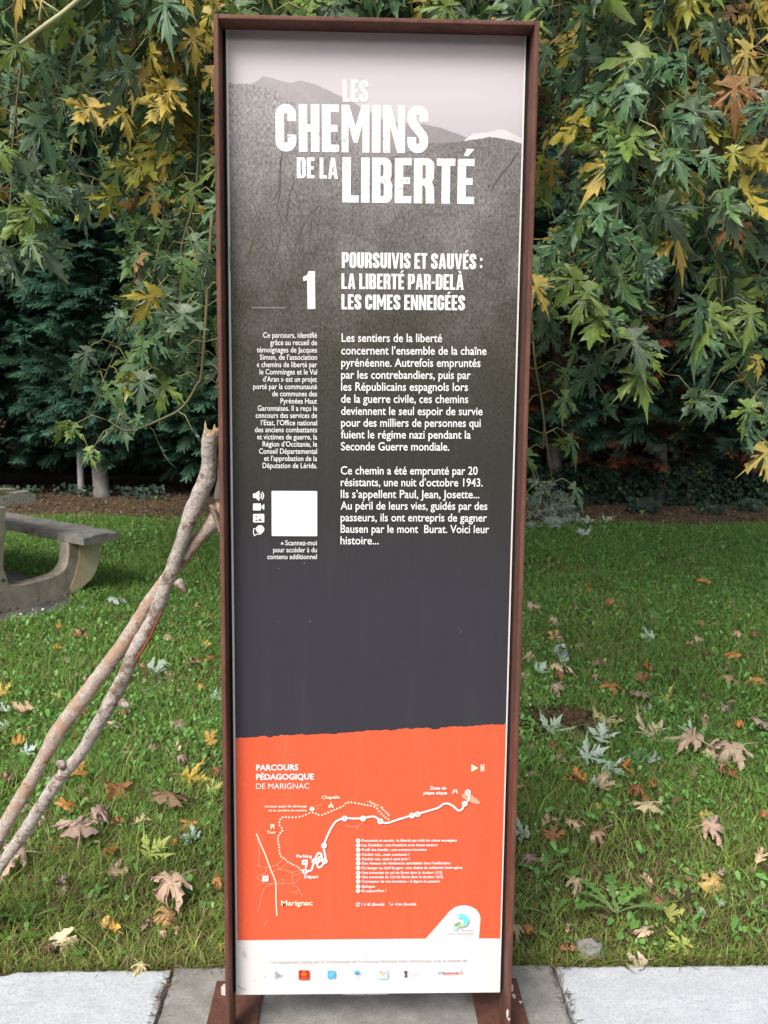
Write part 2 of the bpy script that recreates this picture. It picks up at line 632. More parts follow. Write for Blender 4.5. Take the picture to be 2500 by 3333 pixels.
def glyph(ch):
    t, b = T, 0.16
    acc = None
    if ch == 'É': ch, acc = 'E', [(0.13, 1.06), (0.24, 1.06), (0.38, 1.22), (0.20, 1.22)]
    if ch == 'À': ch, acc = 'A', [(0.10, 1.22), (0.28, 1.22), (0.34, 1.06), (0.23, 1.06)]
    w = 0.46
    if ch == ' ': return 0.15, []
    if ch == 'I': w = t; s = [[[(0, 0), (t, 0), (t, 1), (0, 1)]]]
    elif ch == 'L': w = .37; s = [[[(0, 0), (w, 0), (w, b), (t, b), (t, 1), (0, 1)]]]
    elif ch == 'E': w = .38; s = [[[(0, 0), (w, 0), (w, b), (t, b), (t, .425), (w - .035, .425), (w - .035, .575), (t, .575), (t, 1 - b), (w, 1 - b), (w, 1), (0, 1)]]]
    elif ch == 'T': w = .42; s = [[[(w / 2 - t / 2, 0), (w / 2 + t / 2, 0), (w / 2 + t / 2, 1 - b), (w, 1 - b), (w, 1), (0, 1), (0, 1 - b), (w / 2 - t / 2, 1 - b)]]]
    elif ch == 'H': s = [[[(0, 0), (t, 0), (t, .42), (w - t, .42), (w - t, 0), (w, 0), (w, 1), (w - t, 1), (w - t, .58), (t, .58), (t, 1), (0, 1)]]]
    elif ch == 'N': w = .49; s = [[[(0, 0), (.16, 0), (.16, .56), (w - .17, 0), (w, 0), (w, 1), (w - .16, 1), (w - .16, .44), (.17, 1), (0, 1)]]]
    elif ch == 'M': w = .62; s = [[[(0, 0), (.155, 0), (.155, .60), (.265, .20), (.355, .20), (w - .155, .60), (w - .155, 0), (w, 0), (w, 1), (w - .17, 1), (.31, .55), (.17, 1), (0, 1)]]]
    elif ch == 'A': w = .5; s = [[[(0, 0), (.165, 0), (.19, .18), (.31, .18), (.335, 0), (.5, 0), (.355, 1), (.145, 1)], [(.21, .32), (.25, .68), (.29, .32)]]]
    elif ch == 'V': w = .5; s = [[[(.15, 0), (.35, 0), (.5, 1), (.335, 1), (.25, .36), (.165, 1), (0, 1)]]]
    elif ch == 'U': s = [[stroke([(t / 2, 1), (t / 2, .3)] + arc(w / 2, .215, w / 2 - t / 2, 180, 360, 10, .215 - t / 2 + .0) + [(w - t / 2, .3), (w - t / 2, 1)], t)]]
    elif ch in 'CG':
        r = w / 2 - t / 2
        p = [(w - t / 2, .64), (w - t / 2, .78)] + arc(w / 2, .785, r, 0, 180, 10, 1 - .785 - t / 2) + arc(w / 2, .215, r, 180, 360, 10, .215 - t / 2)
        s = [[stroke(p + ([(w - t / 2, .36)] if ch == 'C' else [(w - t / 2, .52)]), t)]]
        if ch == 'G': s.append([[(w * .54, .40), (w - t, .40), (w - t, .54), (w * .54, .54)]])
    elif ch == 'O': s = [[rrect(0, 0, w, 1, .20), rrect(t, .15, w - t, .85, .05)]]
    elif ch == 'D': s = [[[(0, 0)] + arc(w - .19, .19, .19, 270, 360) + arc(w - .19, .81, .19, 0, 90) + [(0, 1)], [(t, .155), (t, .845)] + arc(w - t - .04, .805, .04, 90, 0, 4) + arc(w - t - .04, .195, .04, 0, -90, 4)]]
    elif ch == 'P': s = [[[(0, 0), (t, 0), (t, .36)] + arc(w - .17, .53, .17, 270, 360) + arc(w - .17, .83, .17, 0, 90) + [(0, 1)], [(t, .51), (t, .85)] + arc(w - t - .035, .815, .035, 90, 0, 4) + arc(w - t - .035, .545, .035, 0, -90, 4)]]
    elif ch == 'R': s = [[[(0, 0), (t, 0), (t, .40), (w * .5, .40), (w - t, .32), (w - t + .005, 0), (w + .01, 0), (w - .005, .36), (w - .05, .48)] + [(w - .01, .56)] + arc(w - .17, .83, .17, 0, 90) + [(0, 1)], [(t, .55), (t, .85)] + arc(w - t - .035, .815, .035, 90, 0, 4) + arc(w - t - .035, .585, .035, 0, -90, 4)]]
    elif ch == 'B': s = [[[(0, 0)] + arc(w - .16, .16, .16, 270, 360) + [(w, .40), (w - .05, .515), (w - .02, .60)] + arc(w - .18, .84, .16, 0, 90) + [(0, 1)], [(t, .585), (t, .85), (w - t - .04, .85), (w - t - .01, .82), (w - t - .01, .615), (w - t - .04, .585)], [(t, .15), (t, .44), (w - t - .03, .44), (w - t, .41), (w - t, .18), (w - t - .03, .15)]]]
    elif ch == 'S':
        r = w / 2 - t / 2
        p = [(w - t / 2, .66), (w - t / 2, .78)] + arc(w / 2, .785, r, 0, 180, 8, 1 - .785 - t / 2) + [(t / 2, .70), (t / 2 + .03, .62), (w / 2, .50), (w - t / 2 - .03, .38), (w - t / 2, .30)] + arc(w / 2, .215, r, 0, -180, 8, .215 - t / 2) + [(t / 2, .22), (t / 2, .34)]
        s = [[stroke(p, t)]]
    elif ch == '1': w = .30; s = [[[(.10, 0), (.30, 0), (.30, 1), (.14, 1), (.10, .90), (0, .85), (0, .74), (.10, .76)]]]
    elif ch == ':': w = .16; s = [[[(0, .10), (.15, .10), (.15, .28), (0, .28)]], [[(0, .56), (.15, .56), (.15, .74), (0, .74)]]]
    elif ch == '-': w = .22; s = [[[(0, .38), (w, .38), (w, .53), (0, .53)]]]
    else: s = []
    if acc: s = s + [[acc]]
    return w, s


def poster_word(pr, text, pl, pr_, h, gap=0.055, mi=0):
    """lay a word between two points of the board (baseline left, baseline right), height h"""
    x = 0; items = []
    for ch in text:
        w, s = glyph(ch)
        items.append((x, s)); x += w + gap
    tot = x - gap
    L = np.array(pl); D = np.array(pr_) - L
    ln = np.linalg.norm(D); ux = D / ln; uy = np.array([-ux[1], ux[0]])
    sx = ln / tot
    for x0, s in items:
        for piece in s:
            pr.poly([[tuple(L + ux * (x0 + px) * sx + uy * py * h) for px, py in lp] for lp in piece], mi)


# --- running text with the built-in typeface
_fc = bpy.data.curves.new('type', 'FONT')
_fo = bpy.data.objects.new('type', _fc)
COL.objects.link(_fo)


def text_line(pr, body, pl, pr_, size, weight=0.0, mi=0, shear=0.0):
    _fc.body = body; _fc.size = 1.0; _fc.offset = weight; _fc.shear = shear; _fc.resolution_u = 3
    bpy.context.view_layer.update()
    me = bpy.data.meshes.new_from_object(_fo.evaluated_get(bpy.context.evaluated_depsgraph_get()))
    n = len(me.vertices)
    co = np.zeros(n * 3, dtype=np.float32); me.vertices.foreach_get('co', co); co = co.reshape(-1, 3)
    L = np.array(pl); D = np.array(pr_) - L
    ln = np.linalg.norm(D); ux = D / ln; uy = np.array([-ux[1], ux[0]])
    x0, x1 = co[:, 0].min(), co[:, 0].max()
    sx = ln / (x1 - x0)
    LAY[0] += 0.000012
    vs = []
    for c in co:
        q = L + ux * (c[0] - x0) * sx + uy * c[1] * size
        vs.append((q[0], -LAY[0], q[1]))
    pr.add(vs, [tuple(p.vertices) for p in me.polygons], mi)
    bpy.data.meshes.remove(me)


Z1 = lambda x, y: pz(680 + x / 1.50818, 30 + y / 1.508)
Z2 = lambda x, y: pz(760 + x / 1.80326, 780 + y / 1.80357)
Z3 = lambda x, y: pz(760 + x / 1.80326, 2320 + y / 1.80355)
ZM = lambda x, y: pz(820 + x / 3.45625, 2460 + y / 3.45577)
ZL = lambda x, y: pz(820 + x / 2.07375, 3080 + y / 2.0722)
ZG = lambda x, y: pz(1360 + x / 5.925, 2900 + y / 5.925)
PXM = 1 / 1508.0          # metres on the board per source pixel, roughly


def ink(name, color, rough=0.55):
    return NT(name).set(color, rough, 0.35).m


def worn_ink(name, color, amount):
    """stencil-like letters with worn specks where the photograph beneath shows"""
    k = NT(name)
    n1 = k.noise(230, 3, 0.7); n2 = k.noise(22, 3, 0.6)
    f = k.math('ADD', k.math('MULTIPLY', n1, 0.75), k.math('MULTIPLY', n2, 0.35))
    w = k.ramp(f, [(amount - 0.03, 1.0), (amount + 0.03, 0.0)])
    k.set(color, 0.55, 0.35)
    tr = k.n('ShaderNodeBsdfTransparent'); ms = k.n('ShaderNodeMixShader')
    k.l(k.math('MULTIPLY', w, 0.6), ms.inputs[0]); k.l(k.p.outputs[0], ms.inputs[1]); k.l(tr.outputs[0], ms.inputs[2]); k.l(ms.outputs[0], k.out.inputs[0])
    return k.m


BZ0, BZ1 = 0.11, 0.11 + 2.07188
PR_ROUGH = 0.14


def photo_mat(name, stops, grain=0.0, gs=90, stretch=(1, 1, 0.65), streak=0.0):
    """printed black-and-white landscape: tone falls with height on the board, forest grain in the ink"""
    k = NT(name)
    sp = k.n('ShaderNodeSeparateXYZ'); k.l(k.coord('Object'), sp.inputs[0])
    f = k.math('DIVIDE', k.math('SUBTRACT', sp.outputs[2], BZ0), BZ1 - BZ0)
    n2 = k.noise(5, 4, 0.6)
    f2 = k.math('ADD', f, k.math('MULTIPLY', k.math('SUBTRACT', n2, 0.5), 0.10 if grain else 0.02))
    c = k.ramp(f2, stops)
    if grain:
        n1 = k.noise(gs, 5, 0.75, vec=k.coord('Object', stretch))
        lo, hi = 1 - grain * .8, 1 + grain * 1.2
        g = k.ramp(n1, [(0.32, lo), (0.68, hi)])
        mist = k.noise(9, 4, 0.6)
        c = k.mix(k.math('MULTIPLY', k.ramp(mist, [(0.45, 0.0), (0.75, 0.45)]), k.ramp(f, [(0.66, 0.0), (0.86, 1.0)])), c, srgb(168, 163, 166))
        mask = k.ramp(f, [(0.52, 0.0), (0.72, 1.0)])
        c = k.mix(mask, c, k.mix(1.0, c, g, 'MULTIPLY'))
    du = k.noise(1.0, 5, 0.7, vec=k.coord('Object', (38, 38, 2.2)))
    c = k.mix(k.ramp(du, [(0.50, 0.0), (0.78, 0.02)]), c, (0.55, 0.52, 0.47))
    k.set(c, k.ramp(du, [(0.3, PR_ROUGH - .04), (0.7, PR_ROUGH + .10)]), 0.45)
    return k.m


CHAR = srgb(58, 57, 65)
OLV = srgb(84, 80, 68)
sky_stops = [(0.0, CHAR), (0.50, CHAR), (0.62, srgb(70, 68, 64)), (0.80, srgb(146, 141, 144)), (0.87, srgb(178, 172, 176)), (0.94, srgb(202, 196, 202)), (1.0, srgb(196, 186, 190))]
far_stops = [(0.0, CHAR), (0.45, CHAR), (0.60, srgb(60, 58, 54)), (0.72, srgb(74, 71, 67)), (0.82, srgb(112, 108, 107)), (0.90, srgb(146, 141, 142)), (0.95, srgb(168, 163, 165))]
near_stops = [(0.0, CHAR), (0.44, CHAR), (0.58, srgb(58, 58, 54)), (0.72, srgb(70, 69, 62)), (0.84, srgb(108, 106, 104)), (0.93, srgb(146, 142, 142))]

sign = empty('information_sign', (0, 0, 0))
tag(sign, 'tall rust brown framed trail board with a printed panel, standing on the kerb', 'sign')

# frame: 9 mm weathering-steel plate, 5.5 cm proud of the panel
FX, FT, FZ, YF, YB = 0.3165, 0.0095, 2.187, -0.055, 0.045
for s in (-1, 1):
    b = MB()
    xa, xb = sorted((s * FX, s * (FX - FT)))
    b.box((xa, YF, 0.012), (xb, YB, FZ - (0.0)), 0)
    b.build('post', M_CORTEN, sign, bevel=0.0022)
b = MB(); b.box((-FX + FT + 0.0002, YF + 0.0005, FZ - FT), (FX - FT - 0.0002, YB, FZ - 0.0006))
b.build('top_bar', M_CORTEN, sign, bevel=0.0022)
M_BACK = simple('dark_steel_back', (0.02, 0.017, 0.018), 0.7)
b = MB(); b.box((-FX + FT + .0005, 0.0075, 0.112), (FX - FT - .0005, 0.042, FZ - FT - 0.0006))
b.build('back_box', M_BACK, sign)
M_BOLT = simple('painted_bolt', (0.62, 0.58, 0.54), 0.5)
for s in (-1, 1):
    b = MB(); xa, xb = sorted((s * 0.257, s * 0.375))
    b.box((xa, -0.20, 0.0005), (xb, 0.199, 0.0115))
    bp = b.build('base_plate', M_CORTEN, sign, bevel=0.002)
    bb = MB(); q = (s * 0.347, 0.150)
    bb.tube([(q[0], q[1], 0.0118), (q[0], q[1], 0.026)], 0.011, 6)
    bb.tube([(q[0], q[1], 0.026), (q[0], q[1], 0.032)], 0.006, 8)
    bb.build('bolt', M_BOLT, bp)
# paint drips on the right plate and post
pd_ = MB()
for (px, py, l) in ((1673, 3243, 9), (1652, 3300, 20), (1695, 3262, 5), (1657, 3318, 6)):
    c = at_z(px, py, 0.012) if px > 1660 else at_y(px, py, YF - 0.0006)
    if px > 1660:
        pd_.add([(c[0] + .004 * math.cos(a) * (1 + .3 * math.sin(3 * a)), c[1] + l * .0011 * math.sin(a), 0.0123) for a in np.linspace(0, 2 * math.pi, 11)[:-1]], [tuple(range(10))])
    else:
        pd_.add([(c[0] + .0026 * math.cos(a) * (1 + .3 * math.sin(3 * a)), YF - .0006, c[2] + l * .0006 * math.sin(a)) for a in np.linspace(0, 2 * math.pi, 11)[:-1]], [tuple(range(10))])
pd_.build('paint_chip', simple('white_paint_splash', (0.6, 0.57, 0.52), 0.7), sign, fix=False)

# board
b = MB(); b.box((-0.3, 0.0, BZ0), (0.3, 0.006, BZ1))
panel = b.build('panel', simple('white_laminate', (0.80, 0.80, 0.80), PR_ROUGH, 0.4), sign)

# --- printed landscape
XL, XR = -0.2955, 0.2965
torn = [(5, 147), (60, 147), (120, 143), (180, 135), (215, 143), (250, 135), (300, 132), (345, 130), (400, 122), (430, 130), (470, 127), (540, 122), (600, 125), (660, 117), (720, 110), (800, 103), (870, 103), (940, 100), (1000, 92), (1060, 92), (1090, 87), (1150, 90), (1180, 97), (1230, 85), (1300, 78), (1370, 80), (1430, 73), (1480, 72), (1520, 67), (1570, 70), (1598, 65)]
tz = [Z3(x, y) for x, y in torn]
tz2 = []
for i, p in enumerate(tz):          # ragged paper edge
    tz2.append(p)
    if i < len(tz) - 1:
        for k in range(1, 4):
            q = [p[j] + (tz[i + 1][j] - p[j]) * k / 4 for j in range(2)]
            tz2.append((q[0], q[1] + random.uniform(-.0016, .0016)))
tz2[0] = (XL, tz2[0][1]); tz2[-1] = (XR, tz2[-1][1])
pr = Print()
pr.poly([tz2 + [(XR, BZ1 - .003), (XL, BZ1 - .003)]])
M_SKY = photo_mat('print_grey_sky', sky_stops)
photo = pr.build('landscape_print', M_SKY, panel, fix=False)
zb = 1.05


def ridge(pts, nm, mat_, jag, bottom):
    p = [Z1(x, y) for x, y in pts]
    out = []
    for i in range(len(p) - 1):
        for k in range(8):
            t = k / 8
            out.append((p[i][0] + (p[i + 1][0] - p[i][0]) * t, p[i][1] + (p[i + 1][1] - p[i][1]) * t + (random.uniform(-jag, jag) if (i or k) else 0)))
    out.append(p[-1])
    out[0] = (max(out[0][0], XL), out[0][1])
    out = [(min(max(x, XL), XR), z) for x, z in out]
    g = Print(); g.poly([[(out[0][0], bottom)] + [(out[-1][0], bottom)] + out[::-1]])
    return g.build(nm, mat_, panel, fix=False)


ridge([(200, 368), (240, 350), (265, 330), (300, 335), (345, 350), (400, 362), (455, 350), (500, 362), (560, 385), (640, 425), (700, 455), (790, 505), (860, 545), (950, 560), (1060, 565), (1130, 580), (1200, 605), (1280, 635), (1330, 650)], 'far_ridge_print', photo_mat('print_far_ridge', far_stops, 0.10, 120), .0007, zb)
ridge([(1255, 640), (1300, 610), (1370, 605), (1430, 588), (1470, 600), (1530, 630), (1545, 632)], 'snow_peak_print', photo_mat('print_snow_peak', [(0, CHAR), (0.78, srgb(205, 200, 203)), (1, srgb(225, 221, 224))], 0.05, 60), .0008, Z1(1400, 690)[1])
ridge([(88, 352), (130, 370), (180, 366), (230, 378), (290, 385), (330, 400), (360, 425), (410, 455), (480, 500), (560, 560), (640, 620), (760, 700), (860, 760), (960, 800)], 'forest_slope_print', photo_mat('print_forest', near_stops, 0.62, 210), .0016, zb)
ridge([(840, 745), (930, 715), (1010, 690), (1080, 660), (1200, 655), (1300, 640), (1380, 628), (1450, 635), (1545, 660)], 'right_slope_print', photo_mat('print_right_slope', [(0.0, CHAR), (0.44, CHAR), (0.58, srgb(58, 58, 54)), (0.72, srgb(70, 69, 62)), (0.86, srgb(112, 109, 108))], 0.62, 210), .0010, zb)
# bare birch twigs in the photograph
tw = Print()
for i in range(46):
    x, y = random.uniform(100, 640), random.uniform(1150, 1440)
    a = random.uniform(62, 118); pts = [Z1(x, y)]
    for k in range(6):
        a += random.uniform(-16, 16)
        st = random.uniform(25, 60)
        x += st * math.cos(math.radians(a)); y -= st * math.sin(math.radians(a)) * (1.0)
        if y < 720: break
        pts.append(Z1(max(x, 96), y))
    if len(pts) > 2: tw.line(pts, random.uniform(.0007, .0013))
for (x, y, ln) in ((360, 700, 240), (350, 740, 300), (410, 800, 220), (1480, 735, 0)):
    if ln: tw.line([Z1(x + random.uniform(-12, 12) * k, y + ln * k / 4) for k in range(5)], .0015)
tw.line([Z1(1520, 700), Z1(1470, 770), Z1(1420, 830), Z1(1390, 880)], .0022)
tw.build('birch_twig_print', ink('print_twig', srgb(92, 88, 77), PR_ROUGH), panel, fix=False)

# --- orange section, white foot with the rounded tab
W3 = [Z3(1128, 1323), Z3(1270, 1160)] + [Z3(x, y) for x, y in ((1300, 1138), (1330, 1129), (1362, 1127), (1395, 1136), (1425, 1153), (1443, 1178), (1450, 1205))] + [Z3(1440, 1322)]
pr = Print()
pr.poly([[(XL, Z3(18, 1333)[1])] + W3 + [(XR, Z3(1565, 1322)[1])] + tz2[::-1]])
k = NT('orange_print'); nz = k.noise(300, 2, 0.5)
du = k.noise(1.0, 5, 0.7, vec=k.coord('Object', (30, 30, 2.5)))
k.set(k.mix(k.ramp(du, [(0.48, 0.0), (0.75, 0.06)]), k.ramp(nz, [(0.3, srgb(233, 96, 63)), (0.7, srgb(239, 103, 69))]), (0.62, 0.42, 0.34)), k.ramp(du, [(0.3, PR_ROUGH - .03), (0.7, PR_ROUGH + .12)]), 0.45)
M_ORANGE = k.m
pr.build('orange_print', M_ORANGE, panel, fix=False)

M_WHITE = ink('white_ink', (0.86, 0.86, 0.86))
M_WORN = worn_ink('worn_white_ink', (0.88, 0.88, 0.88), 0.445)
M_WORN2 = worn_ink('slightly_worn_white_ink', (0.87, 0.87, 0.87), 0.41)
M_CREAMI = ink('cream_ink', srgb(255, 226, 200))
M_SALMON = ink('salmon_ink', srgb(250, 170, 140))

# --- title
pr = Print()
poster_word(pr, 'LES', Z1(657, 455), Z1(782, 457), 100 / 1.508 * PXM * .97)
poster_word(pr, 'CHEMINS', Z1(328, 699), Z1(1075, 708), 216 / 1.508 * PXM * .97)
poster_word(pr, 'DE LA', Z1(432, 830), Z1(633, 833), 96 / 1.508 * PXM * .97)
poster_word(pr, 'LIBERTÉ', Z1(655, 949), Z1(1300, 957), 208 / 1.508 * PXM * .97)
pr.build('title_lettering', M_WORN, panel, fix=False)
pr = Print()
poster_word(pr, 'POURSUIVIS ET SAUVÉS :', Z2(636, 166), Z2(1460, 176), 88 / 1.8034 * PXM * .97)
poster_word(pr, 'LA LIBERTÉ PAR-DELÀ', Z2(634, 290), Z2(1350, 296), 88 / 1.8034 * PXM * .97)
poster_word(pr, 'LES CIMES ENNEIGÉES', Z2(634, 410), Z2(1358, 416), 86 / 1.8034 * PXM * .97)
pr.build('subtitle_lettering', M_WORN2, panel, fix=False)
pr = Print()
poster_word(pr, '1', Z2(412, 408), Z2(481, 408), 214 / 1.8034 * PXM * .97)
pr.build('number_lettering', M_WORN2, panel, fix=False)

BODY = [("Les sentiers de la liberté", 635, 1224, 600), ("concernent l’ensemble de la chaîne", 633, 1484, 674), ("pyrénéenne. Autrefois empruntés", 633, 1449, 745), ("par les contrebandiers, puis par", 632, 1391, 816), ("les Républicains espagnols lors", 632, 1375, 886), ("de la guerre civile, ces chemins", 632, 1377, 957), ("deviennent le seul espoir de survie", 632, 1461, 1028), ("pour des milliers de personnes qui", 632, 1450, 1097), ("fuient le régime nazi pendant la", 631, 1392, 1166), ("Seconde Guerre mondiale.", 631, 1266, 1236), ("Ce chemin a été emprunté par 20", 630, 1432, 1377), ("résistants, une nuit d’octobre 1943.", 630, 1462, 1446), ("Ils s’appellent Paul, Jean, Josette...", 630, 1442, 1515), ("Au péril de leurs vies, guidés par des", 629, 1489, 1583), ("passeurs, ils ont entrepris de gagner", 629, 1486, 1652), ("Bausen par le mont  Burat. Voici leur", 629, 1499, 1719), ("histoire...", 628, 852, 1787)]
for para in (BODY[:10], BODY[10:]):
    pr = Print()
    for s, a, b_, y in para:
        text_line(pr, s, Z2(a, y), Z2(b_, y + (b_ - a) * 0.003), 46 / 0.682 / 1.8034 * PXM, 0.010)
    pr.build('body_paragraph', M_WHITE, panel, fix=False)
SIDE = [("Ce parcours, identifié", 175, 576), ("grâce au recueil de", 216, 619), ("témoignages de Jacques", 138, 662), ("Simon, de l’association", 156, 705), ("« chemins de liberté par", 137, 748), ("le Comminges et le Val", 154, 791), ("d’Aran » est un projet", 174, 834), ("porté par la communauté", 117, 877), ("de communes des", 228, 919), ("Pyrénées Haut", 277, 962), ("Garonnaises. Il a reçu le", 143, 1004), ("concours des services de", 131, 1046), ("l’Etat, l’Office national", 162, 1089), ("des anciens combattants", 127, 1130), ("et victimes de guerre, la", 140, 1172), ("Région d’Occitanie, le", 172, 1214), ("Conseil Départemental", 151, 1256), ("et l’approbation de la", 181, 1298), ("Députation de Lérida.", 172, 1340)]
pr = Print()
for s, a, y in SIDE:
    text_line(pr, s, Z2(a, y), Z2(491, y + 1), 29.5 / 0.682 / 1.8034 * PXM, 0.007)
pr.build('side_text', M_WHITE, panel, fix=False)
pr = Print()
text_line(pr, "© Communauté de Communes Pyrénées Haut Garonnaises", Z2(109, 403), Z2(303, 404), 8 / 0.682 / 1.8034 * PXM, 0.0)
pr.build('photo_credit', ink('grey_ink', srgb(190, 188, 186)), panel, fix=False)

# --- blank white label and its caption
pr = Print()
pr.poly([[Z2(224, 1478), Z2(226, 1474), Z2(489, 1475), Z2(492, 1478), Z2(492, 1736), Z2(489, 1740), Z2(228, 1739), Z2(225, 1736)]])
pr.build('blank_label', M_WHITE, panel, fix=False)
pr = Print()
pr.poly([[Z2(277, 1788), Z2(297, 1788), Z2(287, 1773)]])
text_line(pr, "Scannez-moi", Z2(305, 1793), Z2(490, 1793), 29 / 0.682 / 1.8034 * PXM, 0.007)
text_line(pr, "pour accéder à du", Z2(234, 1834), Z2(490, 1834), 29 / 0.682 / 1.8034 * PXM, 0.007)
text_line(pr, "contenu additionnel", Z2(200, 1874), Z2(490, 1874), 29 / 0.682 / 1.8034 * PXM, 0.007)
pr.build('scan_caption', M_WHITE, panel, fix=False)
ZI = lambda x, y: pz(800 + x / 6.381, 1580 + y / 6.381)
M_DARKI = ink('charcoal_ink', CHAR)
pr = Print()
pr.poly([[ZI(x, y) for x, y in ((153, 165), (205, 160), (275, 108), (288, 115), (288, 310), (275, 315), (205, 258), (153, 255))]])
pr.line([ZI(x, y) for x, y in ((310, 170), (328, 190), (333, 215), (326, 240), (308, 262))], 22 / 6.381 * PXM)
pr.line([ZI(x, y) for x, y in ((336, 132), (362, 165), (374, 212), (364, 255), (338, 292))], 22 / 6.381 * PXM)
pr.build('speaker_icon', M_WHITE, panel, fix=False)
pr = Print()
pr.poly([[ZI(x, y) for x, y in ((155, 385), (170, 370), (305, 370), (320, 385), (320, 505), (305, 518), (170, 518), (155, 505))]])
pr.poly([[ZI(x, y) for x, y in ((326, 440), (380, 380), (388, 385), (388, 505), (380, 510), (326, 452))]])
pr.build('video_icon', M_WHITE, panel, fix=False)
pr = Print()
pr.poly([[ZI(x, y) for x, y in ((155, 602), (170, 587), (374, 587), (388, 602), (388, 752), (374, 766), (170, 766), (155, 752))]])
pr.disc(ZI(221, 646), 16 / 6.381 * PXM, 1)
pr.poly([[ZI(192, 735), ZI(228, 703), ZI(264, 735)]], 1)
pr.poly([[ZI(266, 715), ZI(296, 683), ZI(352, 735), ZI(288, 735)]], 1)
pr.build('picture_icon', [M_WHITE, M_DARKI], panel, fix=False)
pr = Print()
pr.line([ZI(x, y) for x, y in ((215, 892), (172, 895), (165, 910), (165, 1000), (185, 1015), (182, 1040), (232, 1008), (310, 1008), (330, 985))], 17 / 6.381 * PXM)
pr.disc(ZI(302, 907), 85 / 6.381 * PXM, 0, 32)
for yy in (858, 890, 924):
    for i in range(4): pr.disc(ZI(250 + 35 * i, yy), 8 / 6.381 * PXM, 1, 10)
pr.build('globe_chat_icon', [M_WHITE, M_DARKI], panel, fix=False)

# --- route map
S3 = PXM / 1.8034 * 1.06
pr = Print()
text_line(pr, "PARCOURS", Z3(134, 335), Z3(381, 333), 32 / 0.682 * S3, 0.032)
text_line(pr, "PÉDAGOGIQUE", Z3(134, 390), Z3(472, 387), 32 / 0.682 * S3, 0.032)
text_line(pr, "DE MARIGNAC", Z3(134, 444), Z3(445, 442), 32 / 0.682 * S3, 0.0)
pr.build('map_heading', M_WHITE, panel, fix=False)
pr = Print()
pr.poly([[Z3(1395, 298), Z3(1437, 321), Z3(1395, 345)]])
poster_word(pr, 'N', Z3(1449, 342), Z3(1471, 342), 43 * S3)
pr.build('north_arrow', M_CREAMI, panel, fix=False)
# streets
pr = Print()
for pts in ([(140, 735), (152, 780), (150, 890)], [(137, 890), (190, 905), (260, 885), (290, 855)], [(190, 905), (194, 920), (180, 940), (138, 962), (170, 985), (210, 999), (352, 998)], [(260, 885), (272, 915), (310, 880)], [(215, 938), (272, 915), (345, 932), (400, 915)], [(345, 932), (352, 1000), (380, 1025), (405, 1072)], [(352, 950), (390, 940), (396, 925)], [(352, 1000), (385, 972), (398, 945)], [(138, 1012), (180, 992), (205, 940)], [(262, 992), (280, 975), (298, 978), (285, 998)], [(340, 1050), (362, 1045), (370, 1060), (380, 1028)], [(235, 1005), (190, 1018), (165, 1080), (155, 1130), (142, 1157)], [(175, 1250), (200, 1215)], [(658, 658), (722, 664), (780, 625)], [(725, 680), (735, 658)], [(478, 570), (500, 555), (488, 543), (516, 534)]):
    pr.line([Z3(x, y) for x, y in pts], 3.0 * S3, smooth=4)
pr.build('street_lines', M_SALMON, panel, fix=False)
pr = Print()
pr.line([Z3(x, y) for x, y in ((135, 705), (160, 765), (192, 840), (215, 905), (240, 965), (250, 1005), (250, 1090), (256, 1187))], 8 * S3, smooth=4)
pr.build('main_road_line', M_CREAMI, panel, fix=False)
pr = Print()
pr.poly([catmull([Z3(x, y) for x, y in ((1338, 480), (1360, 467), (1387, 470), (1412, 492), (1440, 513), (1444, 528), (1425, 532), (1380, 515), (1345, 495), (1338, 480))], 4)[:-1]])
pr.build('picnic_zone_patch', M_SALMON, panel, fix=False)
pr = Print()
dots = catmull([Z3(x, y) for x, y in ((399, 918), (380, 902), (350, 887), (318, 870), (300, 850), (285, 845), (272, 820), (269, 780), (262, 740), (268, 712), (290, 682), (270, 652), (278, 618), (300, 609), (350, 610), (400, 604), (462, 581), (510, 597), (560, 580), (600, 562), (640, 545), (666, 523), (710, 524), (770, 536), (830, 548), (860, 580), (885, 605), (912, 622))], 14)
acc = 0; pr.disc(dots[0], 6.0 * S3, 0, 10)
for i in range(1, len(dots)):
    acc += math.dist(dots[i], dots[i - 1])
    if acc > 17.2 * S3:
        acc = 0; pr.disc(dots[i], 6.0 * S3, 0, 10)
pr.build('dotted_return_path', M_CREAMI, panel, fix=False)
pr = Print()
path = [(421, 925), (455, 920), (468, 890), (478, 860), (492, 826), (507, 818), (518, 834), (508, 862), (492, 882), (500, 902), (520, 892), (538, 862), (540, 840), (533, 806), (532, 773), (548, 725), (576, 668), (606, 630), (652, 614), (705, 615), (760, 613), (815, 603), (842, 612), (862, 632), (900, 641), (970, 620), (1047, 596), (1080, 588), (1150, 568), (1200, 552), (1228, 532), (1255, 527), (1285, 540), (1318, 567), (1340, 560), (1356, 528), (1374, 512), (1382, 490), (1374, 460)]
path = catmull([Z3(x, y) for x, y in path], 6)
for i in range(0, len(path) - 1, 6): pr.line(path[i:i + 7], 11.5 * S3, caps=True)
pr.line([Z3(424, 910), Z3(424, 886)], 5 * S3); pr.poly([[Z3(424, 888), Z3(440, 896), Z3(424, 904)]])
nums = {1: (421, 925), 2: (476, 864), 3: (510, 850), 4: (536, 865), 5: (532, 773), 6: (652, 614), 7: (760, 614), 8: (862, 631), 9: (1047, 597), 10: (1080, 589), 11: (1356, 528), 12: (1374, 461)}
for n_, c in nums.items(): pr.disc(Z3(*c), 17 * S3, 0, 24)
pr.poly([[Z3(x, y) for x, y in ((404, 855), (437, 855), (438, 858), (438, 884), (436, 887), (404, 887), (402, 884), (402, 858))]])
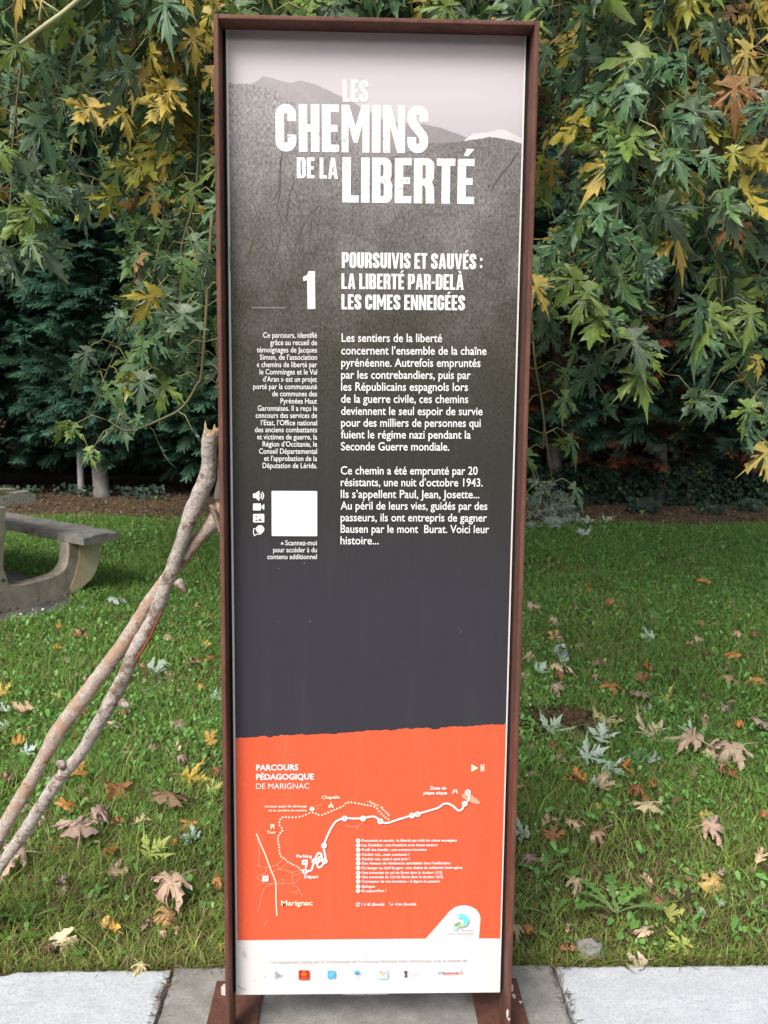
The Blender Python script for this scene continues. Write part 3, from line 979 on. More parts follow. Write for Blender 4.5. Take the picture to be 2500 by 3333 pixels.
st_ = Print(); st_.poly([[Z3(x, y) for x, y in ((174, 949), (204, 949), (207, 952), (207, 980), (204, 983), (174, 983), (171, 980), (171, 952))]])
for n_, c in nums.items():
    wd = 7 if n_ < 10 else 16
    text_line(pr, str(n_), Z3(c[0] - wd / 2, c[1] + 9), Z3(c[0] + wd / 2, c[1] + 9), 20 / .682 * S3, 0.005, 1)
text_line(pr, 'P', Z3(413, 879), Z3(427, 879), 15 / .682 * S3, 0.0, 1)
st_.disc(Z3(184, 966), 3.4 * S3, 1, 8); st_.disc(Z3(194, 966), 3.4 * S3, 1, 8)
st_.build('station_icon', [M_WHITE, M_ORANGE], panel, fix=False)
pr.build('trail_path', [M_WHITE, M_ORANGE], panel, fix=False)
# labels and pictograms
pr = Print()
for s, a, b_, y, h, mi in (("Chapelle", 519, 625, 499, 19, 1), ("Anciens quais de décharge", 182, 432, 549, 13.5, 1), ("de la carrière de marbre", 207, 432, 573, 13.5, 1), ("Tour", 197, 252, 703, 18, 1), ("Parking", 370, 462, 843, 18, 0), ("Départ", 416, 501, 964, 19, 0), ("Marignac", 281, 466, 1123, 30, 1), ("Zone de", 1151, 1248, 445, 19, 0), ("pique nique", 1114, 1253, 473, 19, 0)):
    pr = Print(); text_line(pr, s, Z3(a, y), Z3(b_, y - (b_ - a) * .004), h / .682 * S3, 0.028, 0)
    pr.build('place_label', (M_WHITE, M_CREAMI)[mi], panel, fix=False)
pr = Print()
text_line(pr, "Retour", Z3(795, 521), Z3(852, 546), 15 / .682 * S3, 0.02, 1)
text_line(pr, "Marignac", Z3(858, 551), Z3(914, 602), 15 / .682 * S3, 0.02, 1)
pr.poly([[Z3(782, 513), Z3(790, 509), Z3(789, 518)]], 1)
pr.build('return_label', [M_WHITE, M_CREAMI], panel, fix=False)
pr = Print()
pr.poly([[Z3(x, y) for x, y in ((447, 551), (461, 543), (476, 551), (476, 565), (461, 573), (447, 565))]])
pr.build('quarry_icon', M_CREAMI, panel, fix=False); pr = Print()
pr.poly([[Z3(x, y) for x, y in ((557, 552), (558, 538), (566, 531), (573, 522), (580, 531), (587, 538), (588, 552), (577, 552), (577, 542), (569, 542), (569, 552))]])
pr.line([Z3(573, 524), Z3(573, 513)], 2.6 * S3); pr.line([Z3(569, 517), Z3(577, 517)], 2.4 * S3)
pr.build('chapel_icon', M_CREAMI, panel, fix=False); pr = Print()
pr.poly([[Z3(x, y) for x, y in ((218, 676), (218, 645), (224, 645), (224, 651), (229, 651), (229, 646), (235, 646), (235, 651), (238, 651), (238, 645), (242, 645), (242, 676), (235, 676), (235, 664), (226, 664), (226, 676))]])
pr.build('tower_icon', M_CREAMI, panel, fix=False)
pr = Print()
pr.line([Z3(1288, 446), Z3(1310, 446)], 4 * S3); pr.line([Z3(1281, 458), Z3(1317, 458)], 4 * S3)
pr.line([Z3(1293, 446), Z3(1285, 470)], 4 * S3); pr.line([Z3(1305, 446), Z3(1313, 470)], 4 * S3)
pr.build('picnic_icon', M_WHITE, panel, fix=False)
LEG = [("Poursuivis et sauvés : la liberté par-delà les cimes enneigées", 1310, 750), ("Les Pyrénées : une frontière sous haute tension", 1196, 777), ("Profil des évadés : une aventure humaine", 1134, 804), ("S’enfuir oui....mais comment ?", 1033, 832), ("S’enfuir oui...mais à quel prix ?", 1035, 858), ("Des réseaux de résistances spécialisés dans l’exfiltration", 1273, 883), ("Du berger au chef de gare : une chaîne de solidarité hétérogène", 1342, 910), ("Une traversée du col de Burat dans la douleur (1/2)", 1224, 938), ("Une traversée du Col de Burat dans la douleur (2/2)", 1229, 963), ("Convoyeur de vies humaines : la figure du passeur", 1213, 989), ("Epilogue", 831, 1018), ("Et aujourd’hui ?", 896, 1044)]
pr = Print()
for i, (s, r_, y) in enumerate(LEG):
    pr.disc(Z3(732, y - 6.5), 13 * S3, 0, 18)
    text_line(pr, s, Z3(753, y), Z3(r_, y - (r_ - 753) * .003), 15.5 / .682 * S3, 0.024)
    wd = 5 if i < 9 else 13
    text_line(pr, str(i + 1), Z3(732 - wd / 2, y + .5), Z3(732 + wd / 2, y + .5), 14 / .682 * S3, 0.0, 1)
pr.build('legend_text', [M_WHITE, M_ORANGE], panel, fix=False)
pr = Print()
ring = [Z3(731 + 10 * math.cos(a), 1117 + 10 * math.sin(a)) for a in np.linspace(.2, 5.6, 18)]
pr.line(ring, 4.5 * S3); pr.line([Z3(731, 1110), Z3(731, 1118), Z3(736, 1118)], 2.5 * S3); pr.poly([[Z3(734, 1105), Z3(744, 1105), Z3(742, 1114)]])
text_line(pr, "1 h 45 (Boucle)", Z3(753, 1124), Z3(885, 1123), 17 / .682 * S3, 0.024)
pr.disc(Z3(916, 1107), 3.5 * S3, 0, 10); pr.line([Z3(916, 1112), Z3(920, 1118), Z3(926, 1121)], 2.4 * S3); pr.disc(Z3(932, 1115), 4.5 * S3, 0, 10); pr.line([Z3(930, 1117), Z3(929, 1125)], 2.4 * S3)
text_line(pr, "4 km (boucle)", Z3(946, 1123), Z3(1071, 1121), 17 / .682 * S3, 0.024)
pr.build('duration_text', M_WHITE, panel, fix=False)

# --- ribbon logo on the tab
M_CYAN, M_GREEN, M_PALEG, M_LIGHTC = ink('cyan_ink', srgb(120, 225, 245)), ink('sage_ink', srgb(138, 168, 112)), ink('pale_green_ink', srgb(172, 208, 160)), ink('pale_cyan_ink', srgb(190, 245, 250))
M_GREYT, M_PALET = ink('grey_text_ink', srgb(150, 150, 156)), ink('pale_grey_ink', srgb(196, 198, 206))
pr = Print()
pr.poly([[ZG(x, y) for x, y in ((732, 440), (742, 412), (780, 405), (800, 404), (800, 492), (760, 494), (740, 480))]], 3)
pr.poly([[ZG(x, y) for x, y in ((800, 404), (850, 406), (905, 425), (950, 465), (975, 520), (976, 560), (955, 610), (925, 640), (865, 575), (872, 540), (860, 510), (835, 495), (800, 492))]], 0)
pr.poly([[ZG(x, y) for x, y in ((925, 640), (890, 660), (840, 670), (790, 668), (700, 650), (680, 625), (810, 550), (815, 600), (835, 630), (880, 615), (895, 605))]], 2)
pr.poly([[ZG(x, y) for x, y in ((680, 625), (810, 550), (800, 600), (750, 650), (700, 648))]], 1)
pr.poly([[ZG(x, y) for x, y in ((680, 636), (715, 655), (770, 670), (758, 705), (725, 725), (690, 720), (668, 700), (670, 665))]], 3)
text_line(pr, "Pyrénées", ZG(825, 742), ZG(1075, 740), 34 / .682 / 5.925 * PXM, 0.005, 4, 0.2)
text_line(pr, "Haut Garonnaises", ZG(575, 806), ZG(1075, 803), 34 / .682 / 5.925 * PXM, 0.005, 4, 0.2)
pr.line([ZG(750, 840), ZG(1062, 837)], 5 / 5.925 * PXM, 5)
pr.build('region_logo', [M_CYAN, M_GREEN, M_PALEG, M_LIGHTC, M_GREYT, M_PALET], panel, fix=False)

# --- foot: supporters line and emblems
pr = Print()
text_line(pr, "Un équipement réalisé par la Communauté de Communes Pyrénées Haut Garonnaises, avec le soutien de", ZL(130, 104), ZL(1447, 92), 21 / .682 / 2.073 * PXM, 0.0)
pr.build('supporter_line', M_GREYT, panel, fix=False)
M_RED, M_GOLD, M_BLUE, M_DBLUE, M_PBLUE, M_PINK, M_MEDAL = ink('crimson_ink', srgb(196, 44, 40)), ink('gold_ink', srgb(236, 130, 40)), ink('sky_blue_ink', srgb(80, 184, 226)), ink('deep_blue_ink', srgb(40, 100, 170)), ink('powder_blue_ink', srgb(196, 222, 240)), ink('peach_ink', srgb(240, 190, 160)), ink('medal_ink', srgb(90, 76, 82))


def quad(p, x0, y0, x1, y1, mi):
    p.poly([[ZL(x0, y1), ZL(x1, y1), ZL(x1, y0), ZL(x0, y0)]], mi)


pr = Print()
quad(pr, 155, 159, 163, 165, 1); quad(pr, 168, 159, 176, 165, 0)
for i, (a, b_) in enumerate(((155, 176), (155, 190), (155, 210), (155, 198), (155, 172), (155, 168))): quad(pr, a, 169 + i * 7, b_, 173 + i * 7, 2)
pr.build('partner_logo', [M_RED, M_DBLUE, M_GREYT], panel, fix=False)
pr = Print(); quad(pr, 317, 150, 387, 214, 0)
pr.poly([[ZL(352 + r_ * math.cos(a), 176 + r_ * math.sin(a)) for a, r_ in [(i * math.pi / 8, 21 if i % 4 == 0 else (14 if i % 2 == 0 else 18)) for i in range(16)]]], 1)
for i in range(3): quad(pr, 338 + 12 * i, 158, 340 + 12 * i, 196, 0)
quad(pr, 325, 202, 380, 206, 1)
pr.build('partner_logo', [M_RED, M_GOLD], panel, fix=False)
pr = Print(); quad(pr, 511, 152, 562, 204, 0); pr.poly([[ZL(514, 204), ZL(522, 212), ZL(530, 204)]])
pr.line([ZL(523, 190), ZL(530, 165), ZL(534, 188), ZL(540, 163), ZL(545, 186), ZL(550, 165)], 2.6 / 2.07 * PXM, 1)
pr.build('partner_logo', [M_BLUE, M_PBLUE], panel, fix=False)
pr = Print()
pr.poly([[ZL(688, 175), ZL(692, 160), ZL(702, 151), ZL(716, 151), ZL(727, 160), ZL(732, 175), ZL(722, 177), ZL(716, 168), ZL(710, 164), ZL(703, 168), ZL(698, 177)]], 0)
quad(pr, 700, 170, 720, 178, 1); quad(pr, 695, 187, 727, 192, 2); quad(pr, 685, 203, 736, 206, 2)
pr.build('partner_logo', [M_BLUE, M_DBLUE, M_PBLUE], panel, fix=False)
pr = Print(); quad(pr, 848, 147, 916, 208, 0)
pr.poly([[ZL(856, 160), ZL(876, 152), ZL(892, 165), ZL(912, 154), ZL(905, 172), ZL(886, 190), ZL(874, 178), ZL(862, 176)]], 1)
pr.build('partner_logo', [M_PBLUE, M_PINK], panel, fix=False)
pr = Print()
pr.poly([[ZL(1026, 153), ZL(1048, 153), ZL(1044, 180), ZL(1030, 180)]], 0); pr.disc(ZL(1037, 190), 10 / 2.07 * PXM, 0, 14)
for i, (a, b_) in enumerate(((1066, 1142), (1066, 1116), (1060, 1148))): quad(pr, a, 157 + i * 14, b_, 160 + i * 14, 1)
pr.build('partner_logo', [M_MEDAL, M_PALET], panel, fix=False)
pr = Print()
text_line(pr, "FF", ZL(1253, 178), ZL(1279, 177), 16 / .682 / 2.07 * PXM, 0.02, 0, 0.25)
text_line(pr, "Randonnée", ZL(1282, 177), ZL(1394, 174), 18 / .682 / 2.07 * PXM, 0.03, 1, 0.2)
pr.line([ZL(1402, 182), ZL(1410, 165), ZL(1406, 152), ZL(1416, 160), ZL(1422, 182)], 3 / 2.07 * PXM, 1)
quad(pr, 1290, 184, 1390, 186, 2)
pr.build('partner_logo', [M_DBLUE, M_RED, M_PALET], panel, fix=False)
pr = Print()
text_line(pr, "Création graphique : pierrelaclose.com", ZL(618, 317), ZL(916, 313), 12 / .682 / 2.07 * PXM, 0.0)
pr.build('maker_credit', M_PALET, panel, fix=False)
# scuffs and specks on the white foot
pr = Print()
pr.line([ZL(86, 205), ZL(92, 180)], 2.6 / 2.07 * PXM)
pr.line([pz(776, 3200), pz(784, 3210), pz(800, 3215)], 2 * PXM); pr.line([pz(794, 3090), pz(802, 3112)], 1.6 * PXM); pr.line([pz(788, 3093), pz(795, 3108)], 1.2 * PXM)
for i in range(26): pr.disc((random.uniform(-.28, .28), random.uniform(.12, .24) if i % 2 else random.uniform(.25, 2.1)), random.uniform(.0006, .0014), 0, 6)
pr.build('scuff_marks', ink('scuff', srgb(130, 128, 130)), panel, fix=False)
bpy.data.objects.remove(_fo)
bpy.data.curves.remove(_fc)
# ---------------------------------------------------------------- leaning poles
def bark_mat(name, base, patch, patch2, speck, pz_):
    k = NT(name)
    vec = k.coord('Object')
    n1 = k.noise(19, 7, 0.75, vec=vec); n2 = k.noise(30, 5, 0.75, vec=vec); n3 = k.noise(140, 4, 0.75, vec=vec)
    c = k.ramp(n3, [(0.32, tuple(x * .55 for x in base)), (0.5, base), (0.7, tuple(min(.8, x * 1.35) for x in base))])
    c = k.mix(k.ramp(n1, [(pz_, 0.0), (pz_ + .05, 0.95)]), c, k.mix(n3, tuple(x * .7 for x in patch), tuple(x * 1.3 for x in patch)))
    c = k.mix(k.ramp(n2, [(0.60, 0.0), (0.65, 0.9)]), c, patch2)
    c = k.mix(k.ramp(n3, [(0.27, 0.9), (0.36, 0.0)]), c, speck)
    k.set(c, 0.85, 0.2); k.bump(k.mix(0.5, n2, n3), 0.9, 0.007)
    return k.m


M_BARK1 = bark_mat('grey_lichen_bark', (0.47, 0.425, 0.385), (0.23, 0.165, 0.13), (0.23, 0.095, 0.055), (0.06, 0.045, 0.04), 0.525)
M_BARK2 = bark_mat('peeled_tan_wood', (0.50, 0.425, 0.37), (0.46, 0.31, 0.215), (0.17, 0.085, 0.055), (0.10, 0.055, 0.035), 0.49)
M_WOOD = concrete_mat('fresh_split_wood', (0.40, 0.25, 0.13), (0.55, 0.40, 0.24), (0.66, 0.54, 0.38), 5, 0, .3)
M_STRIP = simple('peeled_bark_edge', (0.26, 0.085, 0.04), 0.8, 0.2)
M_TORN = concrete_mat('torn_grey_wood', (0.16, 0.12, 0.09), (0.30, 0.24, 0.18), (0.46, 0.38, 0.29), 3, 0, .4)


def pole_line(px, y0, y1):
    out = []
    n = len(px)
    for i, (x, y) in enumerate(px):
        t = (y - px[0][1]) / (px[-1][1] - px[0][1])
        out.append(at_y(x, y, y0 + (y1 - y0) * t))
    return out


def dens(pts, n=5):
    P = [np.array(p, float) for p in pts]; out = []
    for i in range(len(P) - 1):
        for k in range(n):
            t = k / n
            p0, p1, p2, p3 = P[max(i - 1, 0)], P[i], P[i + 1], P[min(i + 2, len(P) - 1)]
            out.append(0.5 * (2 * p1 + (p2 - p0) * t + (2 * p0 - 5 * p1 + 4 * p2 - p3) * t * t + (3 * p1 - p0 - 3 * p2 + p3) * t ** 3))
    out.append(P[-1])
    return out


px1 = [(688, 1408), (680, 1452), (679, 1492), (676, 1549), (656, 1597), (620, 1682), (588, 1777), (560, 1853), (536, 1920), (498, 2014), (458, 2086), (425, 2150), (384, 2240), (345, 2312), (298, 2394), (262, 2454), (205, 2520), (150, 2597), (84, 2702), (-2, 2823), (-120, 3010)]
w1 = [50, 52, 50, 58, 60, 52, 46, 46, 47, 46, 46, 46, 50, 50, 47, 44, 43, 42, 42, 43, 46]
t1 = empty('leaning_pole', at_y(-120, 3010, 0.40))
tag(t1, 'grey lichened branch with a snapped splintery top and stub twig, leaning on the sign', 'wooden pole', 'cut branches leaning against the sign')
o1 = Vector(t1.location)
P1 = dens(pole_line(px1, 0.075, 0.40), 14)
R1 = np.interp(np.linspace(0, len(w1) - 1, len(P1)), range(len(w1)), w1) / 2 * .95 * np.array([np.dot(p - CAM, CR[:, 2]) for p in P1]) / FPX
mb = MB(); mb.tube([Vector(p) - o1 for p in P1], list(R1), 26, wob=0.34, seed=2.0)
mb.build('shaft', M_BARK1, t1, smooth=True)
mb = MB()
top = Vector(P1[0]) - o1
for i in range(11):
    a = i * 2 * math.pi / 11; r = 0.011 + 0.003 * (i % 2)
    q = top + Vector((r * math.cos(a), r * math.sin(a), -0.004)); h = (.008, .015, .022, .010, .012, .007, .018, .030, .009, .013, .016)[i]
    mb.tube([q, q + Vector((0.002 * math.cos(a), 0, h * .6)), q + Vector((0.003 * math.cos(a), .001, h))], [0.0045, 0.003, 0.0006], 5)
mb.build('splintered_end', M_WOOD, t1, smooth=False)
for (p, q, r) in (((578, 1893), (606, 1928), .0085), ((395, 2285), (421, 2300), .008), ((205, 2490), (188, 2482), .010)):
    yy = 0.075 + 0.325 * (p[1] - 1408) / 1602 - 0.008
    mb = MB(); A, B = Vector(at_y(*p, yy)) - o1, Vector(at_y(*q, yy - .012)) - o1
    mb.tube([A, A.lerp(B, .5), B], [r * 1.4, r, r * .6], 8, wob=.3); mb.build('stub_twig', M_BARK1, t1, smooth=True)
mb = MB()
ps = [(528, 1985), (508, 2030), (490, 2072), (470, 2108), (448, 2140), (432, 2172)]
mb.tube([Vector(at_y(x, y, 0.075 + 0.325 * (y - 1408) / 1602 - .0165)) - o1 for x, y in ps], [.001, .0030, .0030, .0035, .0030, .001], 6)
mb.build('peeling_bark_strip', M_STRIP, t1, smooth=True)

px2 = [(722, 1640), (700, 1690), (662, 1735), (612, 1795), (560, 1862), (510, 1925), (459, 2005), (405, 2092), (333, 2190), (268, 2275), (196, 2372), (166, 2425), (108, 2530), (48, 2632), (10, 2702), (-20, 2765), (-140, 3000)]
w2 = [46, 62, 50, 46, 44, 42, 47, 54, 54, 54, 54, 52, 50, 48, 46, 44, 44]
t2 = empty('leaning_pole', at_y(-140, 3000, 0.45))
tag(t2, 'peeled tan branch with brown blotches and torn top, leaning behind the grey branch', 'wooden pole', 'cut branches leaning against the sign')
o2 = Vector(t2.location)
P2 = dens(pole_line(px2, 0.135, 0.45), 14)
R2 = np.interp(np.linspace(0, len(w2) - 1, len(P2)), range(len(w2)), w2) / 2 * .93 * np.array([np.dot(p - CAM, CR[:, 2]) for p in P2]) / FPX
mb = MB(); mb.tube([Vector(p) - o2 for p in P2], list(R2), 26, wob=0.24, seed=6.0)
mb.build('shaft', M_BARK2, t2, smooth=True)
mb = MB()
for i in range(7):
    A = Vector(at_y(676 + 5 * i, 1640 + 12 * i, 0.130)) - o2
    B = Vector(at_y(706 + 4 * i, 1668 + 14 * i, 0.112)) - o2
    mb.tube([A, A.lerp(B, .5) + Vector((0, -.004, .004)), B], [.002, .006, .002], 5)
mb.build('torn_fibres', M_TORN, t2, smooth=True)

# ---------------------------------------------------------------- concrete picnic table
C0 = np.array([-1.953, 4.553, 0.0]); U = np.array([-0.743, 0.669, 0.0]); Vd = np.array([0.53, 0.848, 0.0])
pt = empty('picnic_table', (C0[0], C0[1], 0))
tag(pt, 'weathered concrete picnic table with attached benches on curved legs', 'picnic table')


def loc(u, v, z): return tuple(U * u + Vd * v + np.array([0, 0, z]))


def slab(mb, u0, u1, v0, v1, z0, z1, nu=40, nv=8, chip=0.012, seed=0.):
    def P(u, v, z):
        n = noise.noise(Vector((u * 9 + seed, v * 9, z * 9))); e = min(u - u0, u1 - u, v - v0, v1 - v)
        if e < 0.02: z = z - (chip * max(0, n + .2) if z > (z0 + z1) / 2 else 0)
        c = min(u - u0, u1 - u) + min(v - v0, v1 - v)
        if c < 0.05 and z > (z0 + z1) / 2: z -= chip * 1.0
        return loc(u + .003 * n, v + .003 * n, z)
    us, vs_ = np.linspace(u0, u1, nu + 1), np.linspace(v0, v1, nv + 1)
    vt = [P(u, v, z1) for v in vs_ for u in us]; W_ = nu + 1
    f = [(j * W_ + i, j * W_ + i + 1, (j + 1) * W_ + i + 1, (j + 1) * W_ + i) for j in range(nv) for i in range(nu)]
    ring = [i for i in range(W_)] + [j * W_ + nu for j in range(1, nv + 1)] + [nv * W_ + i for i in range(nu - 1, -1, -1)] + [j * W_ for j in range(nv - 1, 0, -1)]
    b = len(vt)
    uv_ = [(us[r % W_], vs_[r // W_]) for r in ring]
    vt += [loc(u, v, z0) for u, v in uv_]
    for q in range(len(ring)):
        q2 = (q + 1) % len(ring); f.append((ring[q], b + q, b + q2, ring[q2]))
    f.append(tuple(b + q for q in range(len(ring) - 1, -1, -1)))
    mb.add(vt, f)


def moss_mat():
    k = NT('mossy_table_top')
    n1 = k.noise(3.2, 6, 0.7, dist=.6); n2 = k.noise(90, 5, .75)
    n3 = k.noise(45, 4, .7)
    c = k.ramp(n2, [(0.36, (0.08, 0.08, 0.07)), (0.50, (0.46, 0.44, 0.38)), (0.75, (0.66, 0.63, 0.54))])
    c = k.mix(k.ramp(n3, [(0.58, 0.0), (0.63, 0.9)]), c, (0.05, 0.05, 0.045))
    g = k.ramp(n2, [(0.3, (0.035, 0.035, 0.008)), (0.7, (0.10, 0.085, 0.02))])
    geo = k.n('ShaderNodeNewGeometry'); sp = k.n('ShaderNodeSeparateXYZ'); k.l(geo.outputs['Normal'], sp.inputs[0])
    c = k.mix(k.math('MULTIPLY', k.ramp(n1, [(0.42, 0.0), (0.52, 1.0)]), k.math('GREATER_THAN', sp.outputs[2], 0.5)), c, g)
    k.set(c, 0.95, 0.15); k.bump(n2, .6, .008)
    return k.m


M_TABLE = moss_mat()
mb = MB(); slab(mb, 0.262, 2.0, -0.985, -0.232, 0.70, 0.775, 40, 18, 0.02, 4.); mb.build('tabletop', M_TABLE, pt)
for (v0, v1) in ((0.0, 0.326), (-1.543, -1.217)):
    mb = MB(); slab(mb, 0.0, 2.2, v0, v1, 0.39, 0.452, 44, 7, 0.010, v0); mb.build('bench_seat', M_SEAT, pt)
outer = [(.30, .388), (.298, .30), (.285, .22), (.255, .14), (.20, .08), (.12, .04), (.02, .005), (-.03, -.02)]
inner = [(-.42, .15), (-.24, .153), (-.12, .165), (-.05, .19), (-.012, .235), (0.0, .30), (.003, .388)]
cv = -0.6085
prof = outer + [(2 * cv - p, q) for p, q in outer[::-1]] + [(2 * cv - p, q) for p, q in inner[::-1]][0:7] + [(cv - .10, .17), (cv - .06, .30), (cv - .10, .698), (cv + .10, .698), (cv + .06, .30), (cv + .10, .17)] + inner
for u in (0.20, 1.75):
    mb = MB(); mb.prism(prof, loc(u, 0, 0), Vd, (0, 0, 1), U, 0.13)
    lg = mb.build('curved_leg', M_BENCH, pt, bevel=0.006)
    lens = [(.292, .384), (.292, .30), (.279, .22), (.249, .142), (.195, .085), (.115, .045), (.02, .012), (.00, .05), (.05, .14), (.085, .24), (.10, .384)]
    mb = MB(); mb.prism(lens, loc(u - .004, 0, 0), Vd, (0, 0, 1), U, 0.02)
    mb.build('lit_cream_face', M_CREAM, lg)
pad = [at_z(-700, 2060, -.012), at_z(0, 2030, -.012), at_z(130, 2008, -.012), at_z(225, 1975, -.012), at_z(240, 1945, -.012), at_z(190, 1900, -.012), at_z(-200, 1790, -.012), at_z(-1300, 1800, -.012)]
mb = MB(); pv = [tuple(p) for p in pad]; N_ = len(pv)
mb.add([(x, y, -0.016) for x, y, z in pv] + [(x, y, -.10) for x, y, z in pv], [tuple(t) for t in tessellate_polygon([[Vector((x, y, 0)) for x, y, z in pv]])] + [(i, N_ + i, N_ + (i + 1) % N_, (i + 1) % N_) for i in range(N_)])
M_PAD = concrete_mat('pad_concrete', (0.07, 0.07, 0.068), (0.15, 0.15, 0.145), (0.24, 0.24, 0.23), 1.5, 0.15, .5)
tag(mb.build('paved_pad', M_PAD), kind='structure')
PADXY = [(p[0], p[1]) for p in pad]


def in_poly(x, y, poly):
    ins = np.zeros(x.shape, bool); n = len(poly)
    for i in range(n):
        x0, y0 = poly[i]; x1, y1 = poly[(i + 1) % n]
        c = ((y0 > y) != (y1 > y)) & (x < (x1 - x0) * (y - y0) / (y1 - y0 + 1e-12) + x0)
        ins ^= c
    return ins


# pebbles on the pad's edge
peb = [(191, 1989, 15, 'large round'), (140, 1984, 11, 'oval'), (68, 1999, 10, 'small left-hand'), (219, 2003, 10, 'small right-hand'), (108, 1984, 6, 'tiny')]
for x, y, s, wd in peb:
    p = at_z(x, y, -0.008); r = s * np.dot(p - CAM, CR[:, 2]) / FPX / 2
    mb = MB(); n = 10; vs = []; fs = []
    for j in range(7):
        th = math.pi * j / 6
        for i in range(n):
            a = 2 * math.pi * i / n; q = 1 + .25 * noise.noise(Vector((math.cos(a) + s, math.sin(a), th)))
            vs.append((r * q * math.sin(th) * math.cos(a), r * q * .8 * math.sin(th) * math.sin(a), r * .7 * math.cos(th)))
    for j in range(6):
        for i in range(n): fs.append((j * n + i, j * n + (i + 1) % n, (j + 1) * n + (i + 1) % n, (j + 1) * n + i))
    mb.add(vs, fs); o = mb.build('pebble', simple('white_pebble', (.75, .72, .66), .8), None, smooth=True)
    o.location = p; tag(o, wd + ' white pebble on the pad in front of the bench leg', 'pebble', 'white pebbles by the bench')


# concrete lump behind the kerb
def lump(name, p, rx, ry, rz_, mat_, rough, seed, n=22, m_=12, flat=0.):
    vs, fs = [], []
    for j in range(m_ + 1):
        th = math.pi / 2 * j / m_
        for i in range(n):
            a = 2 * math.pi * i / n
            d = Vector((math.cos(a) * math.sin(th), math.sin(a) * math.sin(th), math.cos(th)))
            q = 1 + rough * noise.noise(d * 2.2 + Vector((seed, 0, 0))) + rough * .5 * noise.noise(d * 6 + Vector((seed, 3, 0))) + rough * .25 * noise.noise(d * 15 + Vector((seed, 3, 0)))
            vs.append((d.x * rx * q, d.y * ry * q, d.z * rz_ * q))
    for j in range(m_):
        for i in range(n): fs.append((j * n + i, (j + 1) * n + i, (j + 1) * n + (i + 1) % n, j * n + (i + 1) % n))
    mb = MB(); mb.add(vs, fs); o = mb.build(name, mat_, None, smooth=True); o.location = p
    return o


p = at_z(1925, 3128, GZ)
tag(lump('concrete_lump', (p[0], p[1] + .03, GZ - .004), .046, .035, .036, M_KERBG, .45, 2.), 'pale rough concrete lump in the grass behind the right kerb', 'stone')
MHt = soil_mat(); MHt.name = 'crumbly_soil'
mh = lump('molehill', (MH[0], MH[1], GZ + .02), .10, .085, .055, MHt, .7, 5., 60, 30)
tag(mh, 'small brown crumbly molehill in the grass right of the sign', 'molehill')
# ---------------------------------------------------------------- maple leaf shapes
HALF = [(0.0, -0.02), (0.09, -0.035), (0.20, 0.03), (0.30, -0.02), (0.40, 0.03), (0.30, 0.085), (0.20, 0.13), (0.095, 0.175), (0.21, 0.235), (0.35, 0.225), (0.37, 0.32), (0.52, 0.335), (0.53, 0.43), (0.76, 0.60), (0.55, 0.505), (0.50, 0.58), (0.39, 0.475), (0.31, 0.50), (0.19, 0.385), (0.062, 0.315), (0.070, 0.46), (0.14, 0.52), (0.28, 0.68), (0.13, 0.645), (0.21, 0.82), (0.09, 0.775), (0.05, 0.92), (0.0, 1.15)]
OUT = HALF + [(-x, y) for x, y in HALF[-2:0:-1]]
LC = np.array([0.0, 0.24])


